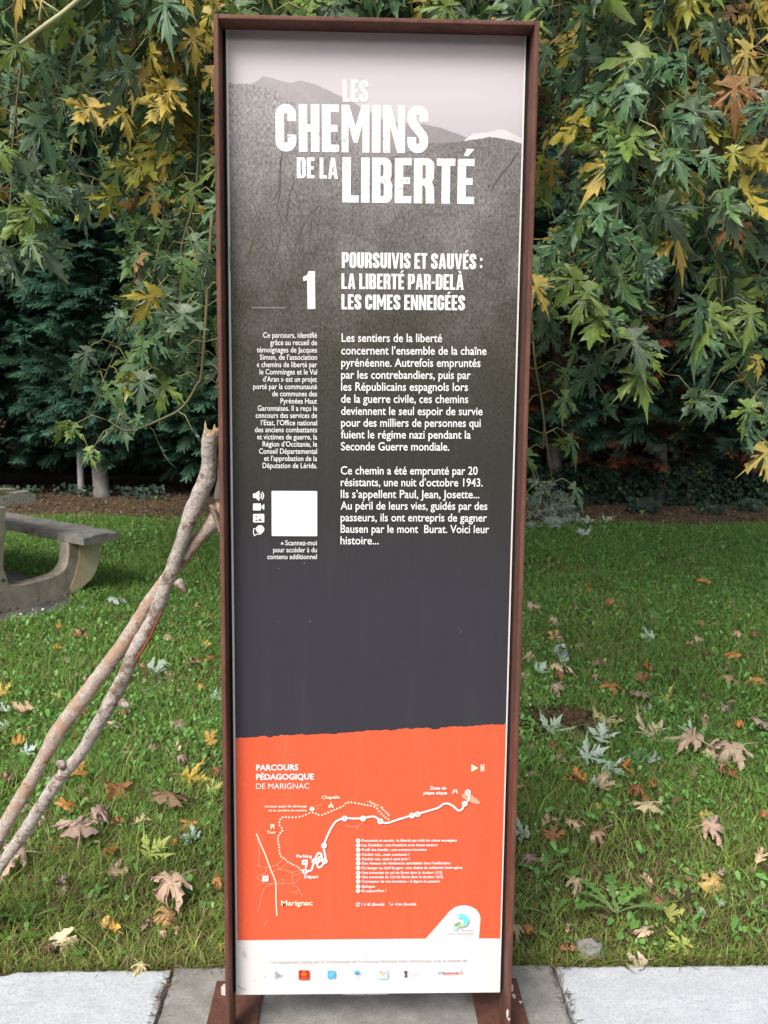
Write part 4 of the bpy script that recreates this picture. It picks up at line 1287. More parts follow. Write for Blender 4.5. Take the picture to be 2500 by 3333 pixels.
def leaf_template(kind, seed=0):
    """leaf blade as a fan with rings so it can bend; returns V, faces, uv. Petiole joins at the origin."""
    r = np.random.default_rng(seed)
    out = np.array(OUT) + r.normal(0, .012, (len(OUT), 2))
    out[:, 0] *= (.72, .88, 1.02)[seed % 3] if kind == 'droop' else r.uniform(.9, 1.08)
    if kind not in ('droop', 'flat'):       # dried blades crumple together, their sinuses close
        dv = out - LC; rr0 = np.hypot(dv[:, 0], dv[:, 1]); k0 = .62 + .38 * (.58 / np.maximum(rr0, .2))
        k0[0] = 1.0; out = LC + dv * np.clip(k0, .8, 1.9)[:, None]
    n = len(out)
    rings = [0.34, 0.68, 1.0]
    P = [LC]
    for t in rings: P.extend(list(LC + (out - LC) * t))
    P = np.array(P)
    tris = np.array([(0, 1 + i, 1 + (i + 1) % n) for i in range(n)])
    quads = np.array([(1 + k * n + i, 1 + (k + 1) * n + i, 1 + (k + 1) * n + (i + 1) % n, 1 + k * n + (i + 1) % n) for k in range(2) for i in range(n)])
    quads = quads[:, ::1]
    x, y = P[:, 0].copy(), P[:, 1].copy()
    z = .015 * np.sin(x * 14 + seed) * np.cos(y * 11 + seed)
    if kind != 'droop': z = z * 2.0 + .05 * np.array([noise.noise(Vector((a * 5, b_ * 5, seed * 3.1))) for a, b_ in zip(x, y)])
    X, Y, Z = x.copy(), y.copy(), z.copy()
    if kind == 'droop':        # hanging living leaf: tips curl back
        Z = z - 0.32 * y ** 2 - 0.55 * x ** 2 + 0.05 * np.abs(x)
        X = x * (1 - .16 * np.abs(x))
    elif kind == 'flat':
        Z = z * 1.6 + 0.35 * np.hypot(x, y - .3) ** 2 * (1 + .8 * np.sin(3 * np.arctan2(x, y - .3) + seed))
    elif kind == 'fold':       # folded along the midrib
        a = 1.0 + .12 * np.sin(y * 6)
        X = x * math.cos(1.05); Z = np.abs(x) * math.sin(1.05) * a + z - .25 * y ** 2
    elif kind == 'cup':
        R_ = 0.42
        rr = np.hypot(x, y - .35) + 1e-6
        th = rr / R_
        X = x / rr * R_ * np.sin(th); Y = .35 + (y - .35) / rr * R_ * np.sin(th); Z = -R_ * np.cos(th) * -1.0 * .9 + z * 2
        Z = R_ * (1 - np.cos(th)) + z * 2
    elif kind == 'roll':       # rolled lengthways like a cigar
        R_ = 0.17 + .05 * y
        X = R_ * np.sin(x / R_); Z = R_ * (1 - np.cos(x / R_)) + z * 1.5 - .20 * (y - .3) ** 2
    elif kind == 'arch':       # arched over, tips down
        R_ = .34
        Y = R_ * np.sin((y - .2) / R_ * .9) + .2; Z = R_ * np.cos((y - .2) / R_ * .9) - R_ + z * 2 - .5 * x ** 2 + .34
    elif kind == 'claw':       # shrivelled claw
        rr = np.hypot(x, y - .25) + 1e-6; R_ = .27; th = rr / R_ * .95
        X = x / rr * R_ * np.sin(th) * .9; Y = .25 + (y - .25) / rr * R_ * np.sin(th); Z = .36 - R_ * (1 - np.cos(th)) + z * 2.5
    elif kind == 'twist':
        a = (y - .2) * 1.9
        X = x * np.cos(a); Z = x * np.sin(a) + z * 2 + .18 * y - .2 * y ** 2 + .14
    V = np.stack([X, Y, Z], 1)
    return V, tris, quads, P


def petiole(mb_or_none, length, bend, seed):
    pts = [Vector((0, 0, 0)), Vector((bend * .3, -length * .4, .03)), Vector((bend, -length, -.02 + .05 * math.sin(seed)))]
    return pts


# ---------------------------------------------------------------- fallen leaves, each one its own object
M_FALLEN = leaf_mat('fallen_leaf', 'object', 0.6, 0.12, (0.50, 0.38, 0.27), 0.35)
M_SILVER = leaf_mat('fallen_silver_leaf', 'object', 0.55, 0.12, (0.42, 0.52, 0.44), 0.2)
FORMS = {}


def leaf_mesh(kind, var, mat_):
    key = (kind, var, mat_.name)
    if key in FORMS: return FORMS[key]
    V, t, q, P = leaf_template(kind, var + 3)
    mb = MB()
    mb.add(V, [tuple(x) for x in t] + [tuple(x) for x in q], 0, None, [tuple(p) for p in P])
    base = Vector(V[1])
    pts = [Vector((0, .02, float(V[0][2]))), base + Vector((0, 0, 0)), base + Vector((.05 * (var - 1), -.25, .03)), base + Vector((.12 * (var - 1), -.55, -.02))]
    n0 = len(mb.v)
    mb.tube(pts, [.008, .014, .012, .014], 5)
    mb.uv += [(.5, .9)] * (len(mb.v) - n0)
    me = mb.mesh('maple_leaf', smooth=True, fix=False)
    me.materials.append(mat_)
    FORMS[key] = me
    return me


HUE = {'tan': (.58, .42, .27), 'pink': (.57, .42, .30), 'cream': (.68, .57, .36), 'yellow': (.62, .42, .09), 'orange': (.52, .25, .07), 'rust': (.32, .135, .06), 'brown': (.22, .13, .085), 'mauve': (.38, .27, .22), 'silver': (.44, .55, .46), 'green': (.07, .16, .05), 'lime': (.42, .48, .12)}
WORD = {'tan': 'tan', 'pink': 'pinkish tan', 'cream': 'pale cream', 'yellow': 'yellow', 'orange': 'orange tan', 'rust': 'rust brown', 'brown': 'dark brown', 'mauve': 'mauve brown', 'silver': 'silvery green', 'green': 'dark green', 'lime': 'yellow green'}
FW = {'flat': 'flat spread', 'fold': 'folded', 'cup': 'cupped', 'roll': 'rolled', 'arch': 'arched', 'claw': 'shrivelled', 'twist': 'twisted'}
A_ = lambda x, y: (x / 2.1408, 2300 + y / 2.1413)
B_ = lambda x, y: (x / 2.3042, 1950 + y / 2.3046)
C_ = lambda x, y: (1700 + x / 2.07375, 1900 + y / 2.0743)
D_ = lambda x, y: (1680 + x / 2.0232, 2550 + y / 2.0233)
# (map, x, y, length in that view, colour, form)
LV = [(A_, 215, 30, 180, 'tan', 'fold'), (A_, 90, 265, 100, 'orange', 'cup'), (A_, 150, 325, 110, 'silver', 'flat'), (A_, 75, 520, 120, 'brown', 'roll'), (A_, 1285, 130, 140, 'mauve', 'cup'), (A_, 1480, 260, 110, 'yellow', 'twist'), (A_, 1245, 310, 100, 'cream', 'fold'), (A_, 890, 290, 95, 'cream', 'roll'), (A_, 1070, 292, 65, 'tan', 'cup'), (A_, 1240, 385, 95, 'mauve', 'claw'), (A_, 1275, 480, 200, 'yellow', 'flat'), (A_, 1505, 455, 80, 'rust', 'claw'), (A_, 1450, 585, 120, 'lime', 'flat'), (A_, 570, 485, 130, 'orange', 'twist'), (A_, 860, 560, 190, 'rust', 'flat'), (A_, 515, 205, 90, 'orange', 'roll'), (A_, 430, 728, 125, 'orange', 'arch'), (A_, 285, 800, 85, 'tan', 'claw'), (A_, 215, 705, 90, 'tan', 'cup'), (A_, 660, 785, 140, 'mauve', 'flat'), (A_, 850, 815, 95, 'rust', 'fold'), (A_, 962, 810, 100, 'cream', 'fold'), (A_, 1352, 812, 110, 'orange', 'twist'), (A_, 1385, 910, 160, 'silver', 'flat'), (A_, 1150, 722, 220, 'brown', 'arch'), (A_, 1375, 642, 75, 'tan', 'roll'), (A_, 545, 945, 250, 'pink', 'arch'), (A_, 165, 1105, 250, 'tan', 'arch'), (A_, 810, 995, 140, 'orange', 'fold'), (A_, 1005, 1050, 220, 'lime', 'flat'), (A_, 1240, 945, 65, 'orange', 'claw'), (A_, 450, 1200, 170, 'pink', 'roll'), (A_, 755, 1150, 140, 'tan', 'cup'), (A_, 1275, 1265, 260, 'tan', 'arch'), (A_, 1510, 1215, 120, 'orange', 'claw'), (A_, 620, 1335, 40, 'pink', 'cup'), (A_, 1195, 1490, 180, 'orange', 'cup'), (A_, 1050, 1495, 100, 'mauve', 'roll'), (A_, 425, 1590, 190, 'cream', 'flat'), (A_, 810, 1555, 180, 'yellow', 'roll'), (A_, 1120, 1592, 70, 'tan', 'claw'), (A_, 1228, 1580, 60, 'tan', 'roll'), (A_, 945, 1792, 115, 'cream', 'arch'), (A_, 1538, 1650, 60, 'yellow', 'flat'), (A_, 385, 1690, 80, 'brown', 'claw'), (A_, 385, 1010, 60, 'rust', 'fold'), (A_, 615, 650, 60, 'pink', 'claw'), (A_, 330, 500, 60, 'silver', 'flat'),
      (B_, 420, 210, 55, 'orange', 'cup'), (B_, 645, 290, 140, 'rust', 'roll'), (B_, 405, 375, 70, 'yellow', 'fold'), (B_, 482, 465, 65, 'mauve', 'cup'), (B_, 65, 355, 115, 'brown', 'roll'), (B_, 30, 720, 140, 'yellow', 'flat'), (B_, 70, 845, 130, 'silver', 'fold'), (B_, 60, 932, 110, 'silver', 'flat'), (B_, 1265, 287, 85, 'pink', 'cup'), (B_, 1390, 290, 55, 'orange', 'claw'), (B_, 1525, 335, 80, 'yellow', 'cup'), (B_, 1590, 118, 110, 'yellow', 'flat'), (B_, 1600, 447, 85, 'orange', 'roll'), (B_, 1490, 480, 120, 'brown', 'roll'), (B_, 1110, 530, 230, 'silver', 'fold'), (B_, 1255, 570, 130, 'cream', 'roll'), (B_, 1140, 655, 160, 'silver', 'cup'), (B_, 1480, 672, 80, 'orange', 'claw'), (B_, 1258, 702, 75, 'rust', 'cup'), (B_, 1345, 690, 80, 'pink', 'roll'), (B_, 1580, 740, 130, 'silver', 'flat'), (B_, 435, 715, 140, 'lime', 'flat'), (B_, 543, 592, 55, 'mauve', 'cup'), (B_, 640, 595, 55, 'tan', 'claw'), (B_, 1062, 490, 75, 'orange', 'fold'), (B_, 648, 62, 100, 'silver', 'cup'), (B_, 850, 48, 110, 'silver', 'arch'), (B_, 940, 880, 80, 'rust', 'claw'), (B_, 840, 970, 95, 'pink', 'flat'), (B_, 1300, 60, 45, 'cream', 'cup'), (B_, 1500, 210, 60, 'lime', 'flat'), (B_, 215, 990, 50, 'mauve', 'claw'), (B_, 1470, 50, 55, 'cream', 'twist'), (B_, 620, 850, 90, 'rust', 'arch'),
      (C_, 440, 22, 100, 'orange', 'roll'), (C_, 95, 75, 50, 'orange', 'cup'), (C_, 570, 150, 70, 'orange', 'cup'), (C_, 690, 160, 35, 'orange', 'claw'), (C_, 640, 208, 55, 'cream', 'roll'), (C_, 205, 265, 85, 'pink', 'claw'), (C_, 48, 165, 85, 'pink', 'twist'), (C_, 355, 172, 55, 'mauve', 'claw'), (C_, 1235, 17, 100, 'orange', 'arch'), (C_, 1440, 152, 65, 'rust', 'cup'), (C_, 1225, 280, 60, 'orange', 'cup'), (C_, 1285, 275, 40, 'tan', 'roll'), (C_, 885, 352, 110, 'silver', 'flat'), (C_, 375, 405, 75, 'tan', 'cup'), (C_, 1110, 412, 70, 'pink', 'fold'), (C_, 1170, 377, 60, 'tan', 'twist'), (C_, 1470, 372, 75, 'pink', 'claw'), (C_, 1585, 367, 80, 'brown', 'claw'), (C_, 1440, 520, 105, 'orange', 'arch'), (C_, 1240, 472, 95, 'rust', 'roll'), (C_, 490, 552, 125, 'tan', 'roll'), (C_, 860, 590, 105, 'orange', 'fold'), (C_, 215, 542, 95, 'orange', 'cup'), (C_, 230, 612, 130, 'cream', 'arch'), (C_, 280, 522, 190, 'silver', 'roll'), (C_, 90, 610, 110, 'silver', 'cup'), (C_, 268, 642, 80, 'rust', 'cup'), (C_, 205, 730, 120, 'pink', 'arch'), (C_, 165, 787, 70, 'rust', 'fold'), (C_, 530, 655, 75, 'pink', 'claw'), (C_, 590, 712, 130, 'orange', 'arch'), (C_, 550, 800, 90, 'tan', 'cup'), (C_, 815, 680, 95, 'rust', 'twist'), (C_, 790, 790, 120, 'mauve', 'arch'), (C_, 862, 755, 85, 'pink', 'roll'), (C_, 935, 785, 175, 'lime', 'flat'), (C_, 810, 852, 100, 'silver', 'roll'), (C_, 490, 935, 190, 'cream', 'twist'), (C_, 850, 1050, 260, 'cream', 'flat'), (C_, 180, 1010, 190, 'silver', 'flat'), (C_, 160, 1120, 115, 'rust', 'cup'), (C_, 205, 1182, 95, 'pink', 'roll'), (C_, 660, 1230, 130, 'orange', 'fold'), (C_, 790, 1232, 150, 'green', 'flat'), (C_, 1230, 962, 120, 'cream', 'roll'), (C_, 1165, 1000, 110, 'silver', 'flat'), (C_, 1410, 992, 90, 'tan', 'cup'), (C_, 1475, 982, 85, 'orange', 'claw'), (C_, 1595, 985, 130, 'mauve', 'flat'), (C_, 1195, 1120, 200, 'pink', 'arch'), (C_, 1280, 1085, 110, 'tan', 'twist'), (C_, 1310, 1165, 110, 'cream', 'cup'), (C_, 1490, 1175, 230, 'pink', 'arch'), (C_, 1420, 1300, 160, 'rust', 'roll'), (C_, 1145, 1295, 120, 'mauve', 'fold'), (C_, 410, 1350, 160, 'orange', 'fold'), (C_, 530, 1400, 130, 'pink', 'cup'), (C_, 490, 1345, 130, 'silver', 'flat'), (C_, 805, 1415, 115, 'rust', 'arch'), (C_, 1370, 682, 120, 'tan', 'arch'), (C_, 1585, 657, 95, 'orange', 'arch'), (C_, 1370, 582, 65, 'pink', 'fold'), (C_, 1320, 590, 45, 'mauve', 'roll'), (C_, 1275, 790, 100, 'brown', 'roll'), (C_, 1335, 865, 90, 'mauve', 'claw'), (C_, 30, 490, 90, 'tan', 'twist'), (C_, 25, 652, 60, 'pink', 'cup'), (C_, 220, 370, 95, 'yellow', 'cup'), (C_, 260, 380, 70, 'mauve', 'cup'), (C_, 1435, 800, 50, 'pink', 'roll'), (C_, 860, 1210, 120, 'silver', 'fold'), (C_, 905, 1375, 60, 'rust', 'cup'), (C_, 30, 1300, 80, 'cream', 'roll'),
      (D_, 20, 30, 80, 'pink', 'roll'), (D_, 865, 210, 150, 'cream', 'arch'), (D_, 830, 85, 80, 'rust', 'cup'), (D_, 1225, 205, 95, 'yellow', 'cup'), (D_, 1213, 258, 50, 'orange', 'fold'), (D_, 1240, 330, 185, 'pink', 'arch'), (D_, 1275, 690, 180, 'yellow', 'cup'), (D_, 1580, 510, 170, 'cream', 'fold'), (D_, 880, 650, 95, 'cream', 'roll'), (D_, 580, 355, 140, 'tan', 'claw'), (D_, 505, 350, 90, 'rust', 'cup'), (D_, 370, 297, 100, 'tan', 'flat'), (D_, 190, 277, 110, 'tan', 'fold'), (D_, 218, 370, 130, 'rust', 'twist'), (D_, 80, 335, 170, 'silver', 'flat'), (D_, 85, 492, 95, 'mauve', 'arch'), (D_, 505, 540, 85, 'rust', 'cup'), (D_, 345, 672, 135, 'pink', 'arch'), (D_, 605, 708, 115, 'pink', 'roll'), (D_, 135, 690, 65, 'mauve', 'fold'), (D_, 860, 1022, 110, 'pink', 'arch'), (D_, 855, 1150, 145, 'cream', 'cup'), (D_, 350, 930, 75, 'pink', 'roll'), (D_, 30, 985, 110, 'tan', 'arch'), (D_, 105, 1000, 100, 'orange', 'claw'), (D_, 305, 1095, 120, 'rust', 'roll'), (D_, 205, 515, 70, 'cream', 'twist'), (D_, 530, 155, 70, 'yellow', 'twist'), (D_, 630, 192, 95, 'cream', 'roll'), (D_, 1015, 722, 80, 'rust', 'roll'), (D_, 1345, 600, 60, 'mauve', 'twist'), (D_, 1140, 576, 35, 'orange', 'cup'), (D_, 1640, 240, 90, 'rust', 'claw'), (D_, 1000, 890, 130, 'lime', 'twist'), (D_, 1130, 1040, 170, 'lime', 'flat'), (D_, 1242, 815, 65, 'silver', 'cup'), (D_, 1335, 792, 55, 'silver', 'twist'), (D_, 920, 780, 90, 'rust', 'twist'), (D_, 420, 300, 60, 'mauve', 'claw')]


def region(px, py):
    left = px < 1250
    if py > 3080: return 'against the kerb edge ' + ('left' if left else 'right') + ' of the sign'
    if left:
        if py < 2010: return 'near the concrete bench'
        if py > 2750: return ('in the front left grass by the kerb' if px < 380 else 'in the front grass just left of the sign')
        if px < 300: return 'left of the leaning branches'
        if px > 560: return 'right of the leaning branches, beside the sign post'
        return 'close to the leaning branches'
    if py < 2120: return 'in the back grass right of the sign' if px < 2100 else 'in the back grass at the right'
    if math.hypot(px - 1873, (py - 2348)) < 190: return 'beside the brown molehill'
    if py < 2650: return 'in the middle grass, between molehill and sign' if px < 1850 else ('behind the dandelion' if px < 2230 else 'at the far right of the grass')
    if math.hypot(px - 2000, py - 2900) < 230: return 'beside the big dandelion'
    return 'in front grass right of the sign' if px < 1950 else 'at right, in front grass near the kerb'


SHORT = {'near the concrete bench': 'by the bench', 'in the front left grass by the kerb': 'front left grass', 'in the front grass just left of the sign': 'left of the sign', 'left of the leaning branches': 'left of branches', 'right of the leaning branches, beside the sign post': 'by the post', 'close to the leaning branches': 'near the branches', 'in the back grass right of the sign': 'back right grass', 'in the back grass at the right': 'far right back', 'beside the brown molehill': 'beside the molehill', 'in the middle grass, between molehill and sign': 'molehill side grass', 'behind the dandelion': 'behind the dandelion', 'at the far right of the grass': 'far right grass', 'beside the big dandelion': 'by the dandelion', 'in front grass right of the sign': 'front right grass', 'at right, in front grass near the kerb': 'right front grass'}
used = {}
fallen_xy = []
SIZEW = lambda L: 'tiny' if L < .045 else 'small' if L < .075 else 'medium' if L < .105 else 'big'
recs = []
for i, (fn, x, y, ln, hue, form) in enumerate(LV):
    px, py = fn(x, y)
    sc = {A_: 2.141, B_: 2.304, C_: 2.074, D_: 2.023}[fn]
    recs.append((px, py, ln / sc, hue, form))
for i, (px, py, lpx, hue, form) in enumerate(recs):
    p = at_z(px, py, GZ + 0.032)
    depth = float(np.dot(p - CAM, CR[:, 2]))
    L = lpx * depth / FPX
    if p[1] < .29: p = at_z(px, py, 0.012); p[2] = 0.012 if p[1] < .262 else 0.0
    if form == 'flat' and hue in ('tan', 'pink', 'mauve', 'rust', 'cream') and i % 3: form = ('cup', 'arch', 'twist')[i % 3]
    size = {'flat': 1.05, 'fold': 1.1, 'cup': 1.35, 'roll': 1.15, 'arch': 1.35, 'claw': 1.6, 'twist': 1.15}[form] * L / 1.06
    r = np.random.default_rng(100 + i)
    me = leaf_mesh(form, int(r.integers(0, 3)), M_SILVER if hue in ('silver', 'green') else M_FALLEN)
    o = bpy.data.objects.new('maple_leaf', me)
    COL.objects.link(o)
    o.location = p
    o.scale = (size,) * 3
    tilt = math.radians(r.uniform(14, 48)) if form in ('flat', 'cup', 'fold', 'twist') else math.radians(r.uniform(0, 22))
    o.rotation_mode = 'QUATERNION'
    from mathutils import Quaternion
    spin = Quaternion((0, 0, 1), r.uniform(0, 2 * math.pi))
    flip = Quaternion((0, 1, 0), math.pi) if (form in ('cup',) and r.random() < .5) else Quaternion()
    o.rotation_quaternion = Quaternion((1, 0, 0), tilt) @ Quaternion((0, 1, 0), r.uniform(-.3, .3)) @ spin @ flip
    base = HUE[hue]; v = r.uniform(.82, 1.2)
    o.color = (min(.8, base[0] * v), min(.8, base[1] * v * r.uniform(.93, 1.07)), min(.8, base[2] * v * r.uniform(.85, 1.15)), 1)
    fallen_xy.append((p[0], p[1], size))
    o['_l'] = (SIZEW(L), WORD[hue], FW[form], region(px, py))
    tag(o, None, 'leaf', 'fallen maple leaves on the grass')
    recs[i] = recs[i] + (o,)
# give every fallen leaf words of its own: look first, then what lies next to it
cnt = {}
for rr in recs:
    t = tuple(rr[5]['_l']); s = '%s %s %s leaf %s' % t; cnt.setdefault(s, []).append(rr)
for s, rs in cnt.items():
    for q, rr in enumerate(rs):
        lab = s
        if len(rs) > 1:
            best = sorted([z for z in recs if z is not rr], key=lambda z: math.hypot(z[0] - rr[0], z[1] - rr[1]))
            for z in best[:8]:
                dx, dy = z[0] - rr[0], z[1] - rr[1]
                rel = ('left of' if dx > 0 else 'right of') if abs(dx) > abs(dy) else ('behind' if dy > 0 else 'in front of')
                lab = '%s %s %s leaf %s a %s leaf, %s' % (*tuple(rr[5]['_l'])[:3], rel, ' '.join(tuple(z[5]['_l'])[1:2]), SHORT.get(rr[5]['_l'][3], 'by the kerb'))
                if lab not in used: break
        if lab in used:
            lab = lab.replace(' leaf', ' stalked leaf', 1)
        w = lab.split()
        rr[5]['label'] = ' '.join(w[:16]).rstrip(','); used[lab] = 1
for rr in recs: del rr[5]['_l']
# ---------------------------------------------------------------- lawn: grass, broad-leaved weeds, litter
def wedge(n, d0, d1, power, xmargin=0.25):
    """points on the lawn, thinning with distance from where the picture was taken"""
    u = rng.random(n)
    e = 2.0 - power
    d = (d0 ** e + u * (d1 ** e - d0 ** e)) ** (1 / e)
    lat = (rng.random(n) - .5) * (0.83 * d * 1.12 + 2 * xmargin)
    fwd = CR[:, 2][:2] / np.linalg.norm(CR[:, 2][:2]); right = np.array([fwd[1], -fwd[0]])
    x = CAM[0] + fwd[0] * d + right[0] * lat; y = CAM[1] + fwd[1] * d + right[1] * lat
    return x, y, d


def gh(x, y): return np.array([ground_h(a, b) for a, b in zip(x, y)])


def nz2(x, y, s, o=0.0): return np.array([noise.noise(Vector((a * s + o, b * s, o))) for a, b in zip(x, y)])


x, y, d = wedge(400000, 2.15, 12.6, 1.25)
xe = rng.uniform(-2.3, 2.3, 5200); x[:5200] = xe; y[:5200] = rng.uniform(.276, .325, 5200); d[:5200] = 2.4
edge = 8.75 + 0.25 * nz2(x, y, 1.1, 4.) + np.where(x < -1, .35, 0)
bare = nz2(x, y, 1.6, 9.)
mhd = np.hypot((x - MH[0] + .10) * .75, (y - MH[1] - .03))
keep = (y > 0.275) & (y < edge) & ~in_poly(x, y, PADXY) & (rng.random(len(x)) < np.clip((mhd - .10) / .26, 0.05, 1)) & (rng.random(len(x)) < np.clip(1.05 + 1.3 * bare, .35, 1))
x, y, d, bare = x[keep], y[keep], d[keep], bare[keep]
n_in = len(x)
xo = rng.uniform(-9.5, 10.5, 330000); yo = .276 + 8.6 * rng.random(330000) ** 1.25; do_ = np.hypot(xo - CAM[0], yo - CAM[1])
fw_ = CR[:, 2][:2] / np.linalg.norm(CR[:, 2][:2]); la_ = (xo - CAM[0]) * fw_[1] - (yo - CAM[1]) * fw_[0]; fo_ = (xo - CAM[0]) * fw_[0] + (yo - CAM[1]) * fw_[1]
ko = (np.abs(la_) > .465 * fo_ + .2) & ~in_poly(xo, yo, PADXY)
x = np.concatenate([x, xo[ko]]); y = np.concatenate([y, yo[ko]]); d = np.concatenate([d, do_[ko]]); bare = np.concatenate([bare, np.zeros(ko.sum())])
n = len(x)
gz = gh(x, y)
front = np.clip((y - .28) / 1.2, 0, 1)
hgt = rng.gamma(4.0, .0073, n) * (0.75 + .35 * front) * (1 + .5 * nz2(x, y, 2.3, 2.)) + .008
hgt = np.minimum(hgt, .11)
wid = (0.0012 + 0.0010 * rng.random(n)) * (1 + .22 * np.maximum(d - 2.5, 0)) * np.where(np.arange(n) < n_in, 1.0, 1.7)
az = rng.random(n) * 2 * np.pi
lean = hgt * (0.25 + 2.0 * rng.random(n) ** 1.2)
ld = np.stack([np.cos(az), np.sin(az)], 1)
wa = az + np.pi / 2 + rng.normal(0, .5, n)
wd = np.stack([np.cos(wa), np.sin(wa)], 1)
B0 = np.stack([x, y, gz - .003], 1)


def lvl(t, lf, wf):
    c = B0.copy(); c[:, 2] += hgt * t; c[:, :2] += ld * (lean * lf)[:, None]
    o = np.zeros_like(c); o[:, :2] = wd * (wid * wf)[:, None]
    return c - o, c + o


a0, a1 = lvl(0, 0, 1); b0, b1 = lvl(.6, .3, .85); c0, _ = lvl(1.0, 1.0, 0)
V = np.stack([a0, a1, b0, b1, c0], 1).reshape(-1, 3)
i0 = np.arange(n) * 5
Q = np.stack([i0, i0 + 1, i0 + 3, i0 + 2], 1); Tr = np.stack([i0 + 2, i0 + 3, i0 + 4], 1)
g0, g1, dry = np.array([.130, .285, .055]), np.array([.290, .450, .105]), np.array([.40, .31, .16])
m_ = rng.random(n)[:, None]
far = np.clip((y - 2.0) / 5, 0, 1)[:, None]
colr = g0 * (1 - m_) + g1 * m_
colr = colr * (1 - .10 * far) * (0.8 + .45 * rng.random((n, 1)))
colr[:, 0] *= (1 + .35 * np.clip(1 - y / 1.6, 0, 1))
isdry = rng.random(n) < (0.10 + .16 * np.clip(1 - (y - .28) / 1.3, 0, 1) + .2 * np.clip(-bare - .1, 0, 1))
isdry &= (np.arange(n) < n_in) | (rng.random(n) < .35)
isdry &= (y < 4.5) | (rng.random(n) < .4)
colr[isdry] = dry * (0.55 + .6 * rng.random((isdry.sum(), 1)))
tint = np.repeat(colr, 5, axis=0)
M_GRASS = tint_mat('grass_blade', 0.45, 0.4, 0.4, 0.0)
tag(np_mesh('grass', V, [Q, Tr], M_GRASS, tint=tint), 'short green lawn grass with straw coloured dead blades', 'grass', kind='stuff')

# broad-leaved weeds mixed through the turf
nw = 120000
x, y, d = wedge(nw, 2.15, 11.4, 1.0, 1.6)
pt_ = nz2(x, y, .8, 21.) + .5 * nz2(x, y, 3.2, 31.)
dens_ = np.clip(.34 + 1.3 * pt_ + .38 * np.clip((y - .9) / 1.0, 0, 1), .10, 1)
keep = (y > .30) & (y < 8.7) & ~in_poly(x, y, PADXY) & (np.hypot(x - MH[0], y - MH[1]) > .2) & (rng.random(nw) < dens_)
x, y, d = x[keep], y[keep], d[keep]; n = len(x)
gz = gh(x, y)
lshape = np.array([(0, 0), (.20, .25), (.27, .55), (.18, .85), (0, 1), (-.18, .85), (-.27, .55), (-.20, .25)])
sz = (0.009 + .014 * rng.random(n)) * (1 + .05 * d)
big = rng.random(n) < .10; sz[big] *= 1.8
wr = np.where(rng.random(n) < .5, 1.45, .85); wr[big] = .8
up = rng.uniform(.15, 1.1, n); az = rng.random(n) * 2 * np.pi
h0 = rng.uniform(.008, .045, n)
f_ = np.stack([np.cos(az) * np.cos(up), np.sin(az) * np.cos(up), np.sin(up)], 1)
s_ = np.stack([-np.sin(az), np.cos(az), rng.normal(0, .3, n)], 1)
base = np.stack([x, y, gz + h0], 1)
V = base[:, None, :] + sz[:, None, None] * (lshape[None, :, 1:2] * f_[:, None, :] + (lshape[None, :, 0:1] * wr[:, None, None]) * s_[:, None, :])
V[:, 4, 2] -= sz * .25
V[:, :, 2] += .12 * sz[:, None] * np.abs(lshape[None, :, 0]) * 3
i0 = np.arange(n) * 8
Fq = np.concatenate([np.stack([i0, i0 + 1, i0 + 7], 1), ]), np.concatenate([np.stack([i0 + 1, i0 + 2, i0 + 6, i0 + 7], 1), np.stack([i0 + 2, i0 + 3, i0 + 5, i0 + 6], 1)]), np.stack([i0 + 3, i0 + 4, i0 + 5], 1)
c = np.array([.145, .350, .090]) * (.55 + .85 * rng.random((n, 1))) * np.array([1, 1, 1]) + rng.random((n, 1)) * np.array([.05, .05, .005])
c *= (1 - .25 * np.clip((y - 2.0) / 5, 0, 1))[:, None]
_n0 = n
# ragged, longer weed leaves standing up through the grass
ng = 5200
xr, yr, dr_ = wedge(ng, 2.2, 10.8, 1.05)
kr = (yr > .33) & (yr < 8.5) & ~in_poly(xr, yr, PADXY) & (np.hypot(xr - MH[0], yr - MH[1]) > .2) & (rng.random(ng) < np.clip(.35 + 1.1 * nz2(xr, yr, 1.0, 61.), .05, 1))
xr, yr = xr[kr], yr[kr]; nr_ = len(xr); gr_ = gh(xr, yr)
rs = np.array([(.03, 0), (.05, .28), (.15, .34), (.08, .44), (.20, .56), (.12, .66), (.22, .80), (0, 1.0), (-.22, .80), (-.12, .66), (-.20, .56), (-.08, .44), (-.15, .34), (-.05, .28), (-.03, 0)])
szr = rng.uniform(.028, .070, nr_); upr = rng.uniform(.35, 1.25, nr_); azr = rng.random(nr_) * 2 * np.pi
fr_ = np.stack([np.cos(azr) * np.cos(upr), np.sin(azr) * np.cos(upr), np.sin(upr)], 1); sr_ = np.stack([-np.sin(azr), np.cos(azr), rng.normal(0, .25, nr_)], 1)
Vr = np.stack([xr, yr, gr_ + .006], 1)[:, None, :] + szr[:, None, None] * (rs[None, :, 1:2] * fr_[:, None, :] + rs[None, :, 0:1] * 1.15 * sr_[:, None, :])
Vr[:, :, 2] -= (szr * np.sin(upr) * .45)[:, None] * rs[None, :, 1] ** 2.2
Vr[:, :, :2] += (szr[:, None] * .25 * rs[None, :, 1] ** 2)[:, :, None] * np.stack([np.cos(azr), np.sin(azr)], 1)[:, None, :]
ir = np.arange(nr_) * 15
Qr = np.concatenate([np.stack([ir + k, ir + k + 1, ir + 13 - k, ir + 14 - k], 1) for k in range(6)]); Tr_ = np.stack([ir + 6, ir + 7, ir + 8], 1)
cr_ = np.array([.145, .335, .085]) * (.55 + .75 * rng.random((nr_, 1))) + rng.random((nr_, 1)) * np.array([.05, .04, .0])
M_WEED = tint_mat('weed_leaf', 0.42, 0.4, 0.25, 0.2, 90)
